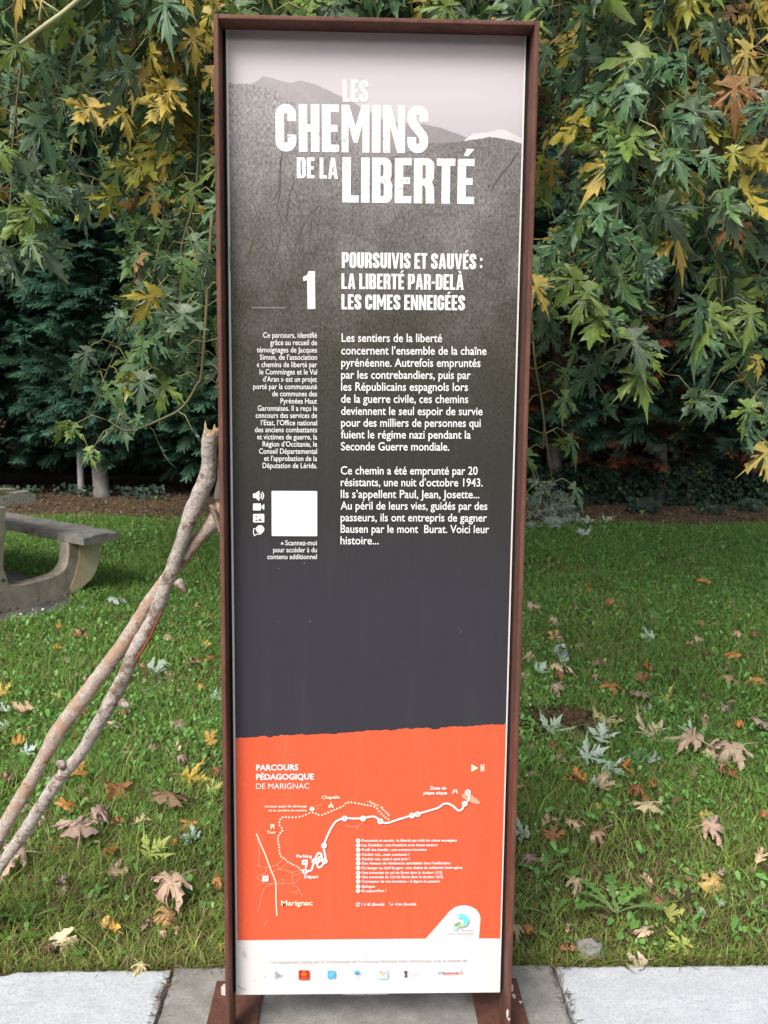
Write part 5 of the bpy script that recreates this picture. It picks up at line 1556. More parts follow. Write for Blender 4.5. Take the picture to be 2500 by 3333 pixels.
tag(np_mesh('lawn_weeds', V.reshape(-1, 3), [Fq[0], Fq[1], Fq[2]], M_WEED, tint=np.repeat(c, 8, 0)), 'small rounded clover and daisy leaves spread through the lawn', 'weeds', kind='stuff')


tag(np_mesh('ragged_weeds', Vr.reshape(-1, 3), [Qr, Tr_], M_WEED, tint=np.repeat(cr_, 15, 0)), 'ragged upright weed leaves scattered through the lawn', 'weeds', kind='stuff')


# dandelions with toothed leaves
def dandelion(p, nl, L, label, seed, spread=None):
    r = np.random.default_rng(seed)
    e = empty('dandelion', p); tag(e, label, 'dandelion', 'weed rosettes in the lawn')
    for i in range(nl):
        a = (spread[i] if spread else 2 * math.pi * i / nl + r.uniform(-.25, .25)); ln = L * r.uniform(.75, 1.1); el = r.uniform(.55, 1.15)
        mid, half = [], []
        ns = 18
        for k in range(ns + 1):
            t = k / ns
            w = ln * .10 * (0.12 + 1.4 * t ** 1.1) * (1 - t ** 6) * (1.35 if k % 3 == 0 else (.85 if k % 3 == 1 else .38))
            rr = ln * t; zz = rr * math.sin(el) - .55 * rr * rr / ln * math.sin(el) * 1.1
            mid.append(Vector((rr * math.cos(el) * math.cos(a), rr * math.cos(el) * math.sin(a), zz + .004)))
            half.append(w)
        sd = Vector((-math.sin(a), math.cos(a), 0.15))
        mb = MB(); vs, fs = [], []
        for q, w in zip(mid, half): vs += [q - sd * w + Vector((0, 0, w * .3)), q, q + sd * w + Vector((0, 0, w * .15))]
        for k in range(ns):
            for j in range(2): fs.append((3 * k + j, 3 * k + j + 1, 3 * k + j + 4, 3 * k + j + 3))
        g = r.uniform(.85, 1.2)
        mb.add(vs, fs, 0, (.15 * g, .31 * g, .075, 1))
        mb.tube([q + Vector((0, 0, .0012)) for q in mid[:14]], [.0022 - .00012 * k for k in range(14)], 5, 0, True, (.30, .36, .16, 1))
        mb.build('leaf', M_WEED, e, smooth=True, fix=False)
    return e


def gp(px, py):
    p = at_z(px, py, GZ); p[2] = ground_h(p[0], p[1]); return p


dandelion(gp(2003, 2985), 7, .19, 'large pale green dandelion with long toothed leaves right of the sign', 3, [.95, 1.45, 2.2, 2.75, .3, 3.6, -.5])
dandelion(gp(2200, 2945), 4, .12, 'smaller dandelion with one broad leaf, right of the large one', 8, [2.3, 1.2, .2, 4])
dandelion(gp(1800, 3000), 4, .10, 'single upright dandelion leaf tuft just right of the sign post', 12, [1.5, 2.2, .8, 3])
dandelion(gp(1775, 2870), 5, .12, 'thin dandelion tuft beside the sign post, behind the kerb', 21)
dandelion(gp(2440, 2950), 5, .11, 'broad leaved dark rosette at the right edge near the kerb', 31)
dandelion(gp(560, 2470), 5, .10, 'upright toothed tuft left of the sign, among curled leaves', 41)
dandelion(gp(95, 3010), 5, .12, 'toothed tuft at the lower left above the kerb', 51)
dandelion(gp(300, 2960), 5, .10, 'dandelion tuft in the front left grass between curled leaves', 61)
dandelion(gp(2260, 2330), 6, .13, 'dandelion in the middle grass right of the molehill', 71)
dandelion(gp(1760, 2310), 5, .13, 'upright toothed leaf just left of the molehill', 81, [1.4, 1.9, .9, 2.6, .2])

# brown litter under the hedge, straw round the molehill
x, y, d = wedge(52000, 9.6, 14.8, 1.0, 3.0)
e1 = 8.6 + .3 * nz2(x, y, 1.1, 4.) + np.where(x < -1, .3, 0)
k_ = (y > e1) & (y < 13.2)
x, y, d = x[k_], y[k_], d[k_]
n1 = 3200
a = rng.random(n1) * 2 * np.pi; rr = .05 + .42 * rng.random(n1) ** .8
x = np.concatenate([x, MH[0] + rr * np.cos(a) * 1.2 - .05]); y = np.concatenate([y, MH[1] + rr * np.sin(a)])
xs_, ys_, ds_ = wedge(2600, 2.3, 10.5, 1.0); ks_ = (ys_ > .32) & (nz2(xs_, ys_, .9, 51.) > -.12)
x = np.concatenate([xs_[ks_], x]); y = np.concatenate([ys_[ks_], y])
n = len(x); gz = gh(x, y); gz[:ks_.sum()] += .022
xm = MH[0] - .10 + rng.normal(0, .24, 380); ym = MH[1] + .03 + rng.normal(0, .17, 380)
x = np.concatenate([xm, x]); y = np.concatenate([ym, y]); gz = np.concatenate([gh(xm, ym) + .012, gz]); n += 380
xk = rng.uniform(-1.5, 1.5, 420); yk = .285 - np.abs(rng.normal(0, .022, 420)); xj = np.concatenate([rng.normal(-.498, .006, 130), rng.normal(.484, .005, 130)]); yj = rng.uniform(-.1, .26, 260)
x = np.concatenate([x, xk, xj]); y = np.concatenate([y, yk, yj]); gz = np.concatenate([gz, np.full(680, .001)]); n1 += 680; n = len(x)
isF = np.arange(n) < n - n1
ln = np.where(isF, rng.uniform(.012, .05, n), rng.uniform(.006, .035, n)); w = np.where(isF, ln * rng.uniform(.08, .5, n), .0016)
az = rng.random(n) * 2 * np.pi; up = rng.normal(0, .35, n)
f_ = np.stack([np.cos(az) * np.cos(up), np.sin(az) * np.cos(up), np.abs(np.sin(up))], 1); s_ = np.stack([-np.sin(az), np.cos(az), rng.normal(0, .5, n)], 1)
b_ = np.stack([x, y, gz + .004], 1)
V = np.stack([b_ - s_ * w[:, None] * .4, b_ + s_ * w[:, None] * .4, b_ + f_ * ln[:, None] * .6 + s_ * w[:, None] * .5, b_ + f_ * ln[:, None], b_ + f_ * ln[:, None] * .6 - s_ * w[:, None] * .5], 1)
i0 = np.arange(n) * 5
pal = np.array([(.12, .085, .055), (.16, .115, .075), (.07, .05, .035), (.22, .165, .10), (.15, .08, .045)])
c = pal[rng.integers(0, 5, n)] * (.6 + .7 * rng.random((n, 1)))
M_LITTER = tint_mat('dry_litter', 0.9, 0.15, 0.1, 0.0)
tag(np_mesh('leaf_litter', V.reshape(-1, 3), [np.stack([i0, i0 + 1, i0 + 2, i0 + 4], 1), np.stack([i0 + 4, i0 + 2, i0 + 3], 1)], M_LITTER, tint=np.repeat(c, 5, 0)), 'brown dry litter and straw on the bare strip under the hedge', 'litter', kind='stuff')


# ---------------------------------------------------------------- cypress hedge
def spray_template(seed):
    r = np.random.default_rng(seed)
    V, T_ = [], []

    def blade(p, dr, ln, w, nrm):
        s = np.cross(dr, nrm); s /= np.linalg.norm(s) + 1e-9
        b = len(V); V.extend([p - s * w * .4, p + s * w * .4, p + dr * ln * .55 + s * w * .6 + nrm * ln * .03, p + dr * ln * .55 - s * w * .6, p + dr * ln - nrm * ln * .08])
        T_.extend([(b, b + 1, b + 2), (b, b + 2, b + 3), (b + 3, b + 2, b + 4)])
    ax = np.array([1., 0, 0]); nr = np.array([0, 0, 1.])
    blade(np.zeros(3), ax, 1.0, .035, nr)
    for k in range(11):
        t = .10 + .86 * k / 11
        for s in (-1, 1):
            an = s * r.uniform(.35, .62); ln = (.46 * (1 - t) + .14) * r.uniform(.7, 1.2)
            dr = np.array([math.cos(an), math.sin(an), r.normal(-.08, .14)]); dr /= np.linalg.norm(dr)
            p = np.array([t, 0, -.06 * t * t])
            blade(p, dr, ln, .034, nr)
            if ln > .3:
                for m2 in (.4, .7):
                    an2 = an + s * .4; d2 = np.array([math.cos(an2), math.sin(an2), r.normal(-.1, .15)])
                    blade(p + dr * ln * m2, d2 / np.linalg.norm(d2), ln * .45, .028, nr)
    return np.array(V), np.array(T_)


SPR = [spray_template(s) for s in range(3)]


def frames(fwd, up):
    fwd = fwd / np.linalg.norm(fwd, axis=1, keepdims=True)
    s = np.cross(up, fwd); s /= np.linalg.norm(s, axis=1, keepdims=True) + 1e-9
    u = np.cross(fwd, s)
    return np.stack([fwd, s, u], 2)


def crown_mesh(name, n, H, z0, rad, seed, sparse, dead):
    r = np.random.default_rng(seed)
    az = r.random(n) * 2 * np.pi
    back = (np.sin(az) > .15) & (r.random(n) < .65)
    az[back] = -az[back]
    t = r.random(n) ** .9
    z = z0 + (H - z0) * t
    prof = rad * np.clip(1.0 - .35 * t - .5 * np.exp(-(z - z0) * 3.0), .15, 1)
    lump_ = 1 + .30 * np.array([noise.noise(Vector((math.cos(a) * 1.6 + seed, math.sin(a) * 1.6, zz * .9))) for a, zz in zip(az, z)])
    rr = prof * lump_ * (1 - .45 * r.random(n) ** (1.0 if sparse else 2.2))
    if sparse:
        hole = np.array([noise.noise(Vector((math.cos(a) * 1.1 + seed * 3, math.sin(a) * 1.1, zz * 1.25))) for a, zz in zip(az, z)])
        kp = hole > np.where(z < 1.7, -.02, -.16)
        az, t, z, rr = az[kp], t[kp], z[kp], rr[kp]; n = len(az)
    pos = np.stack([rr * np.cos(az), rr * np.sin(az), z], 1)
    fw = np.stack([np.cos(az) + r.normal(0, .45, n), np.sin(az) * .8 + r.normal(0, .45, n), r.normal(.22, .30, n) - .14 * (z < z0 + .7)], 1)
    upv = np.stack([r.normal(0, .4, n), r.normal(-.35, .3, n), np.ones(n)], 1)
    M_ = frames(fw, upv)
    sc = r.uniform(.28, .50, n)
    Vs, Fs, Cs = [], [], []
    off = 0
    which = r.integers(0, 3, n)
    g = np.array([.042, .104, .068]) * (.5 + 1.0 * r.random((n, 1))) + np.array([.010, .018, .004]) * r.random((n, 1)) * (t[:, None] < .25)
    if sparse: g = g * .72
    isd = (r.random(n) < dead * .8)
    if dead:
        dl = np.array([noise.noise(Vector((p[0] * 1.7, p[1] * 1.7, p[2] * 1.7 + seed))) for p in pos])
        isd |= (dl > .22) & (r.random(n) < dead * 9)
    g[isd] = np.array([.170, .060, .030]) * (.5 + 1.0 * r.random((isd.sum(), 1)))
    for w in range(3):
        ix = np.where(which == w)[0]
        tv, tf = SPR[w]
        vv = np.einsum('nij,vj->nvi', M_[ix], tv) * sc[ix][:, None, None] + pos[ix][:, None, :]
        vv[:, :, 2] -= .10 * sc[ix][:, None] * tv[None, :, 0] ** 2
        Vs.append(vv.reshape(-1, 3)); k = len(tv)
        Fs.append((tf[None] + (np.arange(len(ix)) * k)[:, None, None]).reshape(-1, 3) + off); off += len(ix) * k
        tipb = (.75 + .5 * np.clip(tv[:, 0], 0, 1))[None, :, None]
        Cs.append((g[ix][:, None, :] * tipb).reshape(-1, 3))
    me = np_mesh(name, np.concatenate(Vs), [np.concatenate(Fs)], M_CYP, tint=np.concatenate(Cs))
    md = me.data; bpy.data.objects.remove(me)
    return md


M_CYP = tint_mat('cypress_spray', 0.6, 0.25, 0.12, 0.0)
dense = [crown_mesh('cypress_crown', 6500, 8.2, .50, 1.38, s, False, 0) for s in (1, 2, 3)]
thin = [crown_mesh('thin_cypress_crown', 3400, 8.2, .50, 1.2, s, True, .05) for s in (5, 6, 7)]


def twig_mesh(seed, n=130):
    r = np.random.default_rng(seed); mb = MB()
    for i in range(n):
        z = r.uniform(.5, 4.2); a = r.uniform(math.pi * 1.0, math.pi * 2.0); L = r.uniform(.5, 1.25)
        p = Vector((0.08 * math.cos(a), .08 * math.sin(a), z)); dv = Vector((math.cos(a), math.sin(a), r.uniform(-.1, .5)))
        pts = [p]
        for k in range(4):
            dv = dv + Vector((r.normal(0, .18), r.normal(0, .18), r.normal(-.03, .15))); pts.append(pts[-1] + dv.normalized() * L / 4)
        mb.tube(pts, [.009, .007, .005, .004, .002], 4)
        for k in range(3):
            q = pts[r.integers(1, 4)]; d2 = Vector((r.normal(0, 1), r.normal(-.3, 1), r.normal(0, .7))).normalized()
            mb.tube([q, q + d2 * .13, q + d2 * .26 + Vector((0, 0, -.03))], [.004, .003, .0012], 3)
    me = mb.mesh('dead_twigs', fix=False); me.materials.append(M_TWIG); return me


M_TWIG = concrete_mat('dead_twig', (0.05, 0.03, 0.018), (0.11, 0.065, 0.035), (0.20, 0.13, 0.075), 4, 0, .2)
TWG = [twig_mesh(s) for s in (1, 2)]


def trunk_mesh(seed, r0, mats, pale_h):
    mb = MB(); r = np.random.default_rng(seed)
    pts = [Vector((r.normal(0, .02), r.normal(0, .02), z)) for z in (-.08, .05, .3, pale_h, 1.6, 3.5, 6.0, 8.0)]
    rad = [r0 * 1.35, r0 * 1.12, r0, r0 * .95, r0 * .85, r0 * .6, r0 * .3, .02]
    mb.tube(pts[:4], rad[:4], 14, 0, wob=.2, seed=seed); mb.tube(pts[3:], rad[3:], 12, 1, wob=.2, seed=seed)
    me = mb.mesh('trunk', smooth=True, fix=False)
    for mm in mats: me.materials.append(mm)
    return me


TR_P = [trunk_mesh(s, rr, (M_PALETRUNK, M_BARK), .85) for s, rr in ((1, .10), (2, .085), (3, .11))]
TR_D = [trunk_mesh(s, .11, (M_BARK, M_BARK), .85) for s in (4, 5)]
hedge = [  # x, y, dense?, trunk, label
    (-9.0, 12.9, 1, 1, 'dense dark cypress beyond the left edge of the hedge'),
    (-7.15, 12.7, 1, 0, 'dense dark cypress at the far left of the hedge, left of the table'),
    (-5.35, 12.5, 1, 0, 'dense dark cypress with pale trunk, directly above the mossy table top'),
    (-3.70, 12.4, 1, 2, 'dense dark cypress with pale trunk between white post and leaning branch'),
    (-1.95, 12.2, 1, 1, 'dense dark cypress standing behind the left post of the sign'),
    (-0.30, 12.0, 1, 0, 'dense dark cypress behind the middle of the sign'),
    (1.25, 11.8, 0, 3, 'thin cypress behind the right post of the sign'),
    (2.78, 11.55, 0, 2, 'thin cypress with pale trunk just right of the sign'),
    (4.25, 11.5, 0, 1, 'thin cypress with rust dead sprays and an ivy wrapped pale trunk'),
    (5.75, 11.6, 0, 3, 'thin cypress with bare brown twigs at the right edge'),
    (7.4, 11.8, 0, 3, 'thin cypress beyond the right edge of the hedge')]
hr = np.random.default_rng(5)
for i, (hx, hy, dn, tk, lb) in enumerate(hedge):
    e = empty('cypress_tree', (hx, hy, GZ), 0.0)
    tag(e, lb, 'tree', 'cypress trees of the hedge')
    tm = TR_P[tk] if tk < 3 else TR_D[i % 2]
    t_ = bpy.data.objects.new('trunk', tm); link(t_, e); t_.location = (0, -1.0 if dn else -.55, 0)
    c_ = bpy.data.objects.new('crown', (dense if dn else thin)[i % 3]); link(c_, e)
    c_.scale = (hr.uniform(.95, 1.1), hr.uniform(.95, 1.08), hr.uniform(.94, 1.06)); c_.rotation_euler = (0, 0, hr.uniform(-.25, .25))
    if not dn:
        w_ = bpy.data.objects.new('dead_branches', TWG[i % 2]); link(w_, e); w_.location = (0, -.3, 0)
for i in range(11):
    e = empty('cypress_tree', (-12 + 2.4 * i + hr.uniform(-.3, .3), 16.6 + (1.9 if i > 5 else 0) + hr.uniform(-.4, .4), GZ))
    tag(e, 'dark cypress of the second row, only seen through gaps in the hedge', 'tree', 'cypress trees of the second row')
    t_ = bpy.data.objects.new('trunk', TR_D[i % 2]); link(t_, e)
    c_ = bpy.data.objects.new('crown', dense[i % 3]); link(c_, e); c_.scale = (1.25, 1.1, 1.25); c_.location = (0, 0, -.85); c_.rotation_euler = (0, 0, hr.uniform(-.3, .3))
# white plastic post
p = at_z(281, 1607, GZ)
mb = MB(); mb.tube([(0, 0, -.05), (0, 0, .95)], .046, 16)
o = mb.build('marker_post', M_POST, None, smooth=False); o.location = (p[0], p[1] - .25, GZ)
tag(o, 'slim white round post under the hedge, above the bench seat', 'post')


# far shrubs behind the hedge, sunlight on them put into the leaf colour
def far_shrub(x, y, H, R_, seed, hue, label):
    r = np.random.default_rng(seed); n = 5200
    th = r.random(n) * 2 * np.pi; ph = np.arccos(r.uniform(-.4, 1, n)); q = (0.72 + .3 * r.random(n))
    pos = np.stack([R_ * q * np.sin(ph) * np.cos(th), R_ * .7 * q * np.sin(ph) * np.sin(th), H * .45 + H * .55 * q * np.cos(ph)], 1)
    pos *= (1 + .15 * np.array([noise.noise(Vector(tuple(v * .9))) for v in pos]))[:, None]
    fw = r.normal(0, 1, (n, 3)); M_ = frames(fw, r.normal(0, 1, (n, 3)))
    t = np.array([(0, 0, 0), (.5, .28, 0), (1, 0, .1), (.5, -.28, 0)]) * .13
    V = np.einsum('nij,vj->nvi', M_, t) + pos[:, None, :]
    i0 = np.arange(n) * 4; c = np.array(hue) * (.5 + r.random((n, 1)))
    e = empty('shrub', (x, y, GZ)); tag(e, label, 'shrub', 'bright shrubs seen through the hedge')
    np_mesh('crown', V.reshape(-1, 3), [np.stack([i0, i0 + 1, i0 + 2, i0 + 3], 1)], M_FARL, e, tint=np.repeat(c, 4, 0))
    mb = MB()
    for k in range(5): mb.tube([(0.1 * k - .2, 0, -.05), (.25 * k - .5, .1, H * .4), (.5 * k - 1.0, .0, H * .7)], [.05, .035, .01], 6)
    mb.build('trunk', M_BARK, e)


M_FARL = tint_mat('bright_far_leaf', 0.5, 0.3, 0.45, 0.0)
far_shrub(1.6, 15.6, 3.2, 1.7, 1, (.42, .42, .07), 'shrub coloured sunlit yellow green, glimpsed through the hedge just right of the sign')
far_shrub(4.6, 16.0, 3.6, 1.9, 2, (.50, .44, .08), 'shrub coloured sunlit gold, glimpsed through the gaps in the thin hedge')
far_shrub(7.8, 16.2, 3.4, 1.9, 3, (.46, .40, .08), 'shrub coloured sunlit gold, behind the right end of the hedge')


# ivy at the foot of the right-hand hedge
n = 9000
x = rng.uniform(1.6, 6.6, n); tt = rng.random(n)
climb = rng.random(n) < .55
y = np.where(climb, 10.75 + .35 * rng.random(n), 9.5 + 1.4 * rng.random(n) ** .6)
hm = np.array([.55 + .35 * noise.noise(Vector((a * 1.3, 7.7, 0))) for a in x])
z = GZ + np.where(climb, hm * rng.random(n) * 1.15, .03 + .10 * rng.random(n))
patch = nz2(x, y, 1.5, 14.)
kp = climb | (patch > .12)
# also round the pale ivy-clad trunks and a few plants at the left
x, y, z = x[kp], y[kp], z[kp]
nl_ = 500
xl = rng.uniform(-5.2, -2.2, nl_); yl = 11.0 + .6 * rng.random(nl_); kl = nz2(xl, yl, 1.4, 3.) > .05
x = np.concatenate([x, xl[kl]]); y = np.concatenate([y, yl[kl]]); z = np.concatenate([z, GZ + .02 + .16 * rng.random(kl.sum())])
n = len(x)
ivs = np.array([(0, 0), (.35, -.12), (.50, .22), (.26, .36), (.22, .62), (0, 1.0), (-.22, .62), (-.26, .36), (-.50, .22), (-.35, -.12)])
sz = rng.uniform(.045, .085, n)
fw = np.stack([rng.normal(0, .6, n), rng.normal(-.5, .3, n), rng.normal(-.6, .4, n)], 1)
upv = np.stack([rng.normal(0, .3, n), -np.ones(n), rng.normal(.5, .4, n)], 1)
M_ = frames(fw, upv)
t3 = np.stack([ivs[:, 1], ivs[:, 0], -.15 * ivs[:, 0] ** 2], 1)
V = np.einsum('nij,vj->nvi', M_, t3) * sz[:, None, None] + np.stack([x, y, z], 1)[:, None, :]
i0 = np.arange(n) * 10
Fi = np.stack([i0 + k for k in range(10)], 1)
c = np.array([.016, .040, .023]) * (.5 + 1.1 * rng.random((n, 1)))
lite = rng.random(n) < .02; c[lite] = np.array([.10, .20, .04])
tag(np_mesh('ivy', V.reshape(-1, 3), [Fi], tint_mat('ivy_leaf', 0.55, 0.3, 0.1, 0.0), tint=np.repeat(c, 10, 0)), 'dark ivy creeping over the foot of the right hand hedge', 'ivy', kind='stuff')
# ---------------------------------------------------------------- silver maple with drooping branches
M_MAPLE = leaf_mat('maple_foliage', 'tint', 0.42, 0.28, (0.30, 0.40, 0.33), 0.6)
M_STEM = NT('green_brown_twig').set((0.13, 0.115, 0.055), 0.6, 0.3).m
M_PETI = NT('pale_petiole').set((0.34, 0.33, 0.14), 0.55, 0.3).m
MT = [leaf_template(k, s) for k, s in (('droop', 0), ('droop', 1), ('droop', 2), ('flat', 3), ('fold', 4), ('arch', 5), ('claw', 6))]
GREENS = [(.095, .190, .085), (.078, .160, .078), (.112, .210, .066), (.155, .240, .050), (.115, .180, .105)]
YEL = [(.54, .40, .08), (.60, .47, .13), (.46, .38, .06), (.38, .38, .06), (.50, .36, .07)]
BRN = [(.42, .24, .11), (.34, .17, .07), (.48, .27, .08)]
MX, MY = 0.05, 2.9                    # trunk, straight behind the sign
maple = empty('silver_maple', (MX, MY, GZ))
tag(maple, 'silver maple with drooping green and yellow leafy branches around the sign', 'tree')
mo = Vector((MX, MY, GZ))


class LeafCloud:
    def __init__(self): self.V, self.T, self.Q, self.C, self.UV, self.n = [], [], [], [], [], 0

    def leaf(self, ti, M3, size, pos, col):
        V, t, q, P = MT[ti]
        self.V.append((V * size) @ M3.T + pos); self.T.append(t + self.n); self.Q.append(q + self.n)
        self.C.append(np.tile(np.array(col), (len(V), 1))); self.UV.append(P); self.n += len(V)

    def build(self, name, mat_, parent):
        return np_mesh(name, np.concatenate(self.V), [np.concatenate(self.T), np.concatenate(self.Q)], mat_, parent, tint=np.concatenate(self.C), uv=np.concatenate(self.UV), smooth=True)


def hang_matrix(r, out, face, spread=1.0):
    """leaf axes: y' = towards the tip (down and out), z' = upper face (towards `face`)"""
    yv = np.array([out[0] * .45, out[1] * .40, -1.0]) + r.normal(0, .20, 3) * spread
    yv /= np.linalg.norm(yv)
    zv = np.array(face) + r.normal(0, .42, 3) * spread
    zv -= yv * (zv @ yv); zv /= np.linalg.norm(zv)
    xv = np.cross(yv, zv)
    return np.stack([xv, yv, zv], 1)


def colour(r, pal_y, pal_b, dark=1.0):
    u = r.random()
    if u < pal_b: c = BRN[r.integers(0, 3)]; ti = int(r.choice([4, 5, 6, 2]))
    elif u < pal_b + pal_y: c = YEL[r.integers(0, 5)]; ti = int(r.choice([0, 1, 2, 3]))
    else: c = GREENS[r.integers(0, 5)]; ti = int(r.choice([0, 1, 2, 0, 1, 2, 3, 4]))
    return np.array(c) * r.uniform(.75, 1.25) * dark, ti  # dark lowers the leaf tone to paint the shade of deeper sprays


def branch(pts, seed, size=.105, step=.055, py_=0.0, pb=0.0, start=0.0, rad=.0036, twigs=0.3, tipleaf=True, pet=(.045, .10), dark=1.0):
    """one hanging branch: stem (with petioles) and its foliage"""
    r = np.random.default_rng(seed)
    pts = [np.array(p, float) for p in pts]; pre = 0.0
    if pts[0][2] < 4.0 and (pts[0][2] - CAM[2]) > .37 * (pts[0][1] - CAM[1]):      # carry the stem up into the crown it hangs from
        t0 = pts[0]; top_ = np.array([t0[0] * .93, t0[1] + .30, 4.15]); mid_ = t0 * .5 + top_ * .5 + np.array([0, -.08, .05])
        pts = [top_, mid_] + pts; pre = float(np.linalg.norm(top_ - mid_) + np.linalg.norm(mid_ - t0))
    P = [np.array(p) for p in dens([p - np.array(mo) for p in pts], 7)]
    seg = [0]
    for i in range(1, len(P)): seg.append(seg[-1] + np.linalg.norm(P[i] - P[i - 1]))
    tot = seg[-1]
    mb = MB()
    mb.tube([Vector(p) for p in P], list(np.linspace(rad * 1.3, rad * .45, len(P))), 6, 0)
    lc = LeafCloud()

    def put(pos, tang, side, sz):
        out = np.cross(tang, [0, -1, 0]) * side
        if np.linalg.norm(out) < .2: out = np.array([side, 0, 0.])
        out = out / np.linalg.norm(out) + np.array([0, r.normal(-.35, .6), r.uniform(-.2, .55)])
        out /= np.linalg.norm(out)
        L = r.uniform(*pet)
        q1 = pos + out * L * .5 + np.array([0, 0, .004]); q2 = pos + out * L + np.array([0, 0, -L * .35])
        mb.tube([Vector(pos), Vector(q1), Vector(q2)], [.0014, .0011, .0010], 4, 1)
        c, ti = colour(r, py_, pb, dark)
        lc.leaf(ti, hang_matrix(r, out, (r.normal(0, .35), -.75, .55)), sz * (1.16 if ti < 4 else 1.0), q2, c)

    s = pre * .45 + start * (tot - pre)
    while s < tot - .01:
        i = min(int(np.searchsorted(seg, s)), len(P) - 1); i = max(i, 1)
        f = (s - seg[i - 1]) / (seg[i] - seg[i - 1] + 1e-9)
        pos = P[i - 1] + (P[i] - P[i - 1]) * f; tg = P[i] - P[i - 1]; tg /= np.linalg.norm(tg)
        for side in (-1, 1):
            if r.random() < .9: put(pos, tg, side, size * r.uniform(.5, 1.2))
        if r.random() < twigs:      # short side shoot
            d2 = np.array([r.normal(0, .7), r.normal(-.1, .5), -.8]); d2 /= np.linalg.norm(d2); L = r.uniform(.10, .26)
            sp = [pos, pos + d2 * L * .5 + np.array([r.normal(0, .015), 0, .015]), pos + d2 * L]
            mb.tube([Vector(q) for q in sp], [.0028, .0022, .0014], 5, 0)
            for q in (sp[1], sp[2], sp[2]): put(q, d2, r.choice([-1, 1]), size * r.uniform(.6, 1.05))
        s += step * r.uniform(.7, 1.35)
    if tipleaf: put(P[-1], np.array([0, 0, -1.]), 1, size * .8)
    me = mb.mesh('branch', smooth=True, fix=False); me.materials.append(M_STEM); me.materials.append(M_PETI)
    o = link(bpy.data.objects.new('branch', me), maple)
    lc.build('foliage', M_MAPLE, o)
    return o


def pix(pts, Y0, Y1=None):
    Y1 = Y0 if Y1 is None else Y1; n = len(pts)
    return [at_y(x, y, Y0 + (Y1 - Y0) * i / max(1, n - 1)) for i, (x, y) in enumerate(pts)]


# left-hand sprays
branch(pix([(470, -150), (498, 250), (503, 500), (525, 673), (540, 760), (538, 880)], .95), 1, .105, .055, .05, .0, .25)
branch(pix([(640, -150), (650, 250), (638, 608), (592, 795), (588, 890), (588, 1020), (583, 1090)], .75), 2, .10, .05, .12, .02, .45)
branch(pix([(560, 500), (500, 900), (455, 1000), (407, 1071), (375, 1150), (349, 1205)], .85), 3, .095, .055, .0, .0, .45)
branch(pix([(690, 700), (660, 1180), (640, 1254), (590, 1329), (515, 1369), (460, 1392), (407, 1400), (352, 1369)], .65), 4, .062, .10, .0, .0, .15, .004, .1)
branch(pix([(700, -50), (690, 500), (670, 800), (655, 1000), (650, 1130), (640, 1210)], .9), 5, .10, .05, .10, .02, .3)
branch(pix([(610, 300), (600, 600), (560, 800), (545, 980), (520, 1100), (500, 1180)], 1.15), 15, .10, .06, .02, .0, .4)
branch(pix([(120, -200), (70, 200), (40, 480), (35, 640), (20, 760), (15, 850)], .7), 6, .11, .06, .0, .0, .45)
branch(pix([(260, -150), (224, 325), (142, 529), (120, 640), (105, 760), (100, 830)], .95), 7, .105, .07, .05, .0, .35)
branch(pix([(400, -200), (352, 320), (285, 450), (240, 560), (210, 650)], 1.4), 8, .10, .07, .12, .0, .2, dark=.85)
branch(pix([(640, -220), (600, -20), (580, 120), (590, 220), (600, 300)], .7), 9, .105, .036, .97, .05, .2)
branch(pix([(690, -200), (670, 50), (680, 200), (660, 320), (640, 420), (620, 500)], .85), 10, .105, .036, .9, .08, .15)
branch(pix([(520, -220), (500, -60), (470, 80), (440, 180), (410, 250)], .8), 11, .11, .06, .45, .05, .3)
branch(pix([(380, -250), (400, -80), (420, 30), (440, 60)], .65), 12, .13, .08, .0, .0, .45)
branch(pix([(560, -250), (530, -100), (500, -20), (500, 40)], .65), 13, .13, .09, .0, .0, .4)
branch(pix([(100, -300), (110, -60), (150, 60), (180, 120)], .6), 14, .12, .08, .2, .1, .3)
# right-hand sprays
branch(pix([(2230, -150), (2176, 179), (2123, 358), (2107, 407), (2082, 521), (2060, 580), (2040, 650)], .42), 21, .115, .042, .03, .0, .42, twigs=.7)
branch(pix([(2130, 350), (2082, 521), (2010, 640), (1990, 760), (1968, 936), (1985, 1000), (1997, 1050), (2025, 1131), (2058, 1164)], .45), 22, .11, .055, .0, .01, .18, twigs=.3, tipleaf=False)
branch(pix([(2060, 470), (1990, 560), (1930, 660), (1880, 740), (1850, 850), (1830, 930)], .55), 23, .105, .045, .05, .0, .1, twigs=.5)
branch(pix([(2040, 760), (1970, 830), (1900, 900), (1880, 960), (1900, 1040)], .5), 24, .105, .055, .0, .0, .1, twigs=.3)
branch(pix([(2260, -100), (2262, 300), (2290, 586), (2290, 732), (2343, 879), (2359, 1115), (2416, 1220), (2473, 1302)], .6), 25, .11, .055, .02, .0, .48, twigs=.35)
branch(pix([(2400, 300), (2380, 620), (2400, 780), (2420, 900), (2450, 1000)], .75), 26, .105, .055, .0, .0, .35, twigs=.4)
branch(pix([(1740, 300), (1735, 700), (1725, 900), (1735, 1100), (1745, 1200), (1770, 1350), (1768, 1460)], .7), 27, .10, .10, .0, .0, .4, twigs=.1)
branch(pix([(2330, -100), (2300, 120), (2260, 260), (2230, 340), (2220, 430)], .55), 28, .10, .040, .50, .35, .3, twigs=.5)
branch(pix([(2450, -50), (2420, 160), (2400, 280), (2370, 380), (2330, 480), (2310, 560)], .5), 29, .105, .036, .66, .28, .25, twigs=.6)
branch(pix([(2480, -100), (2440, 250), (2420, 330), (2400, 430), (2410, 560)], .7), 30, .10, .055, .55, .2, .3, twigs=.4)
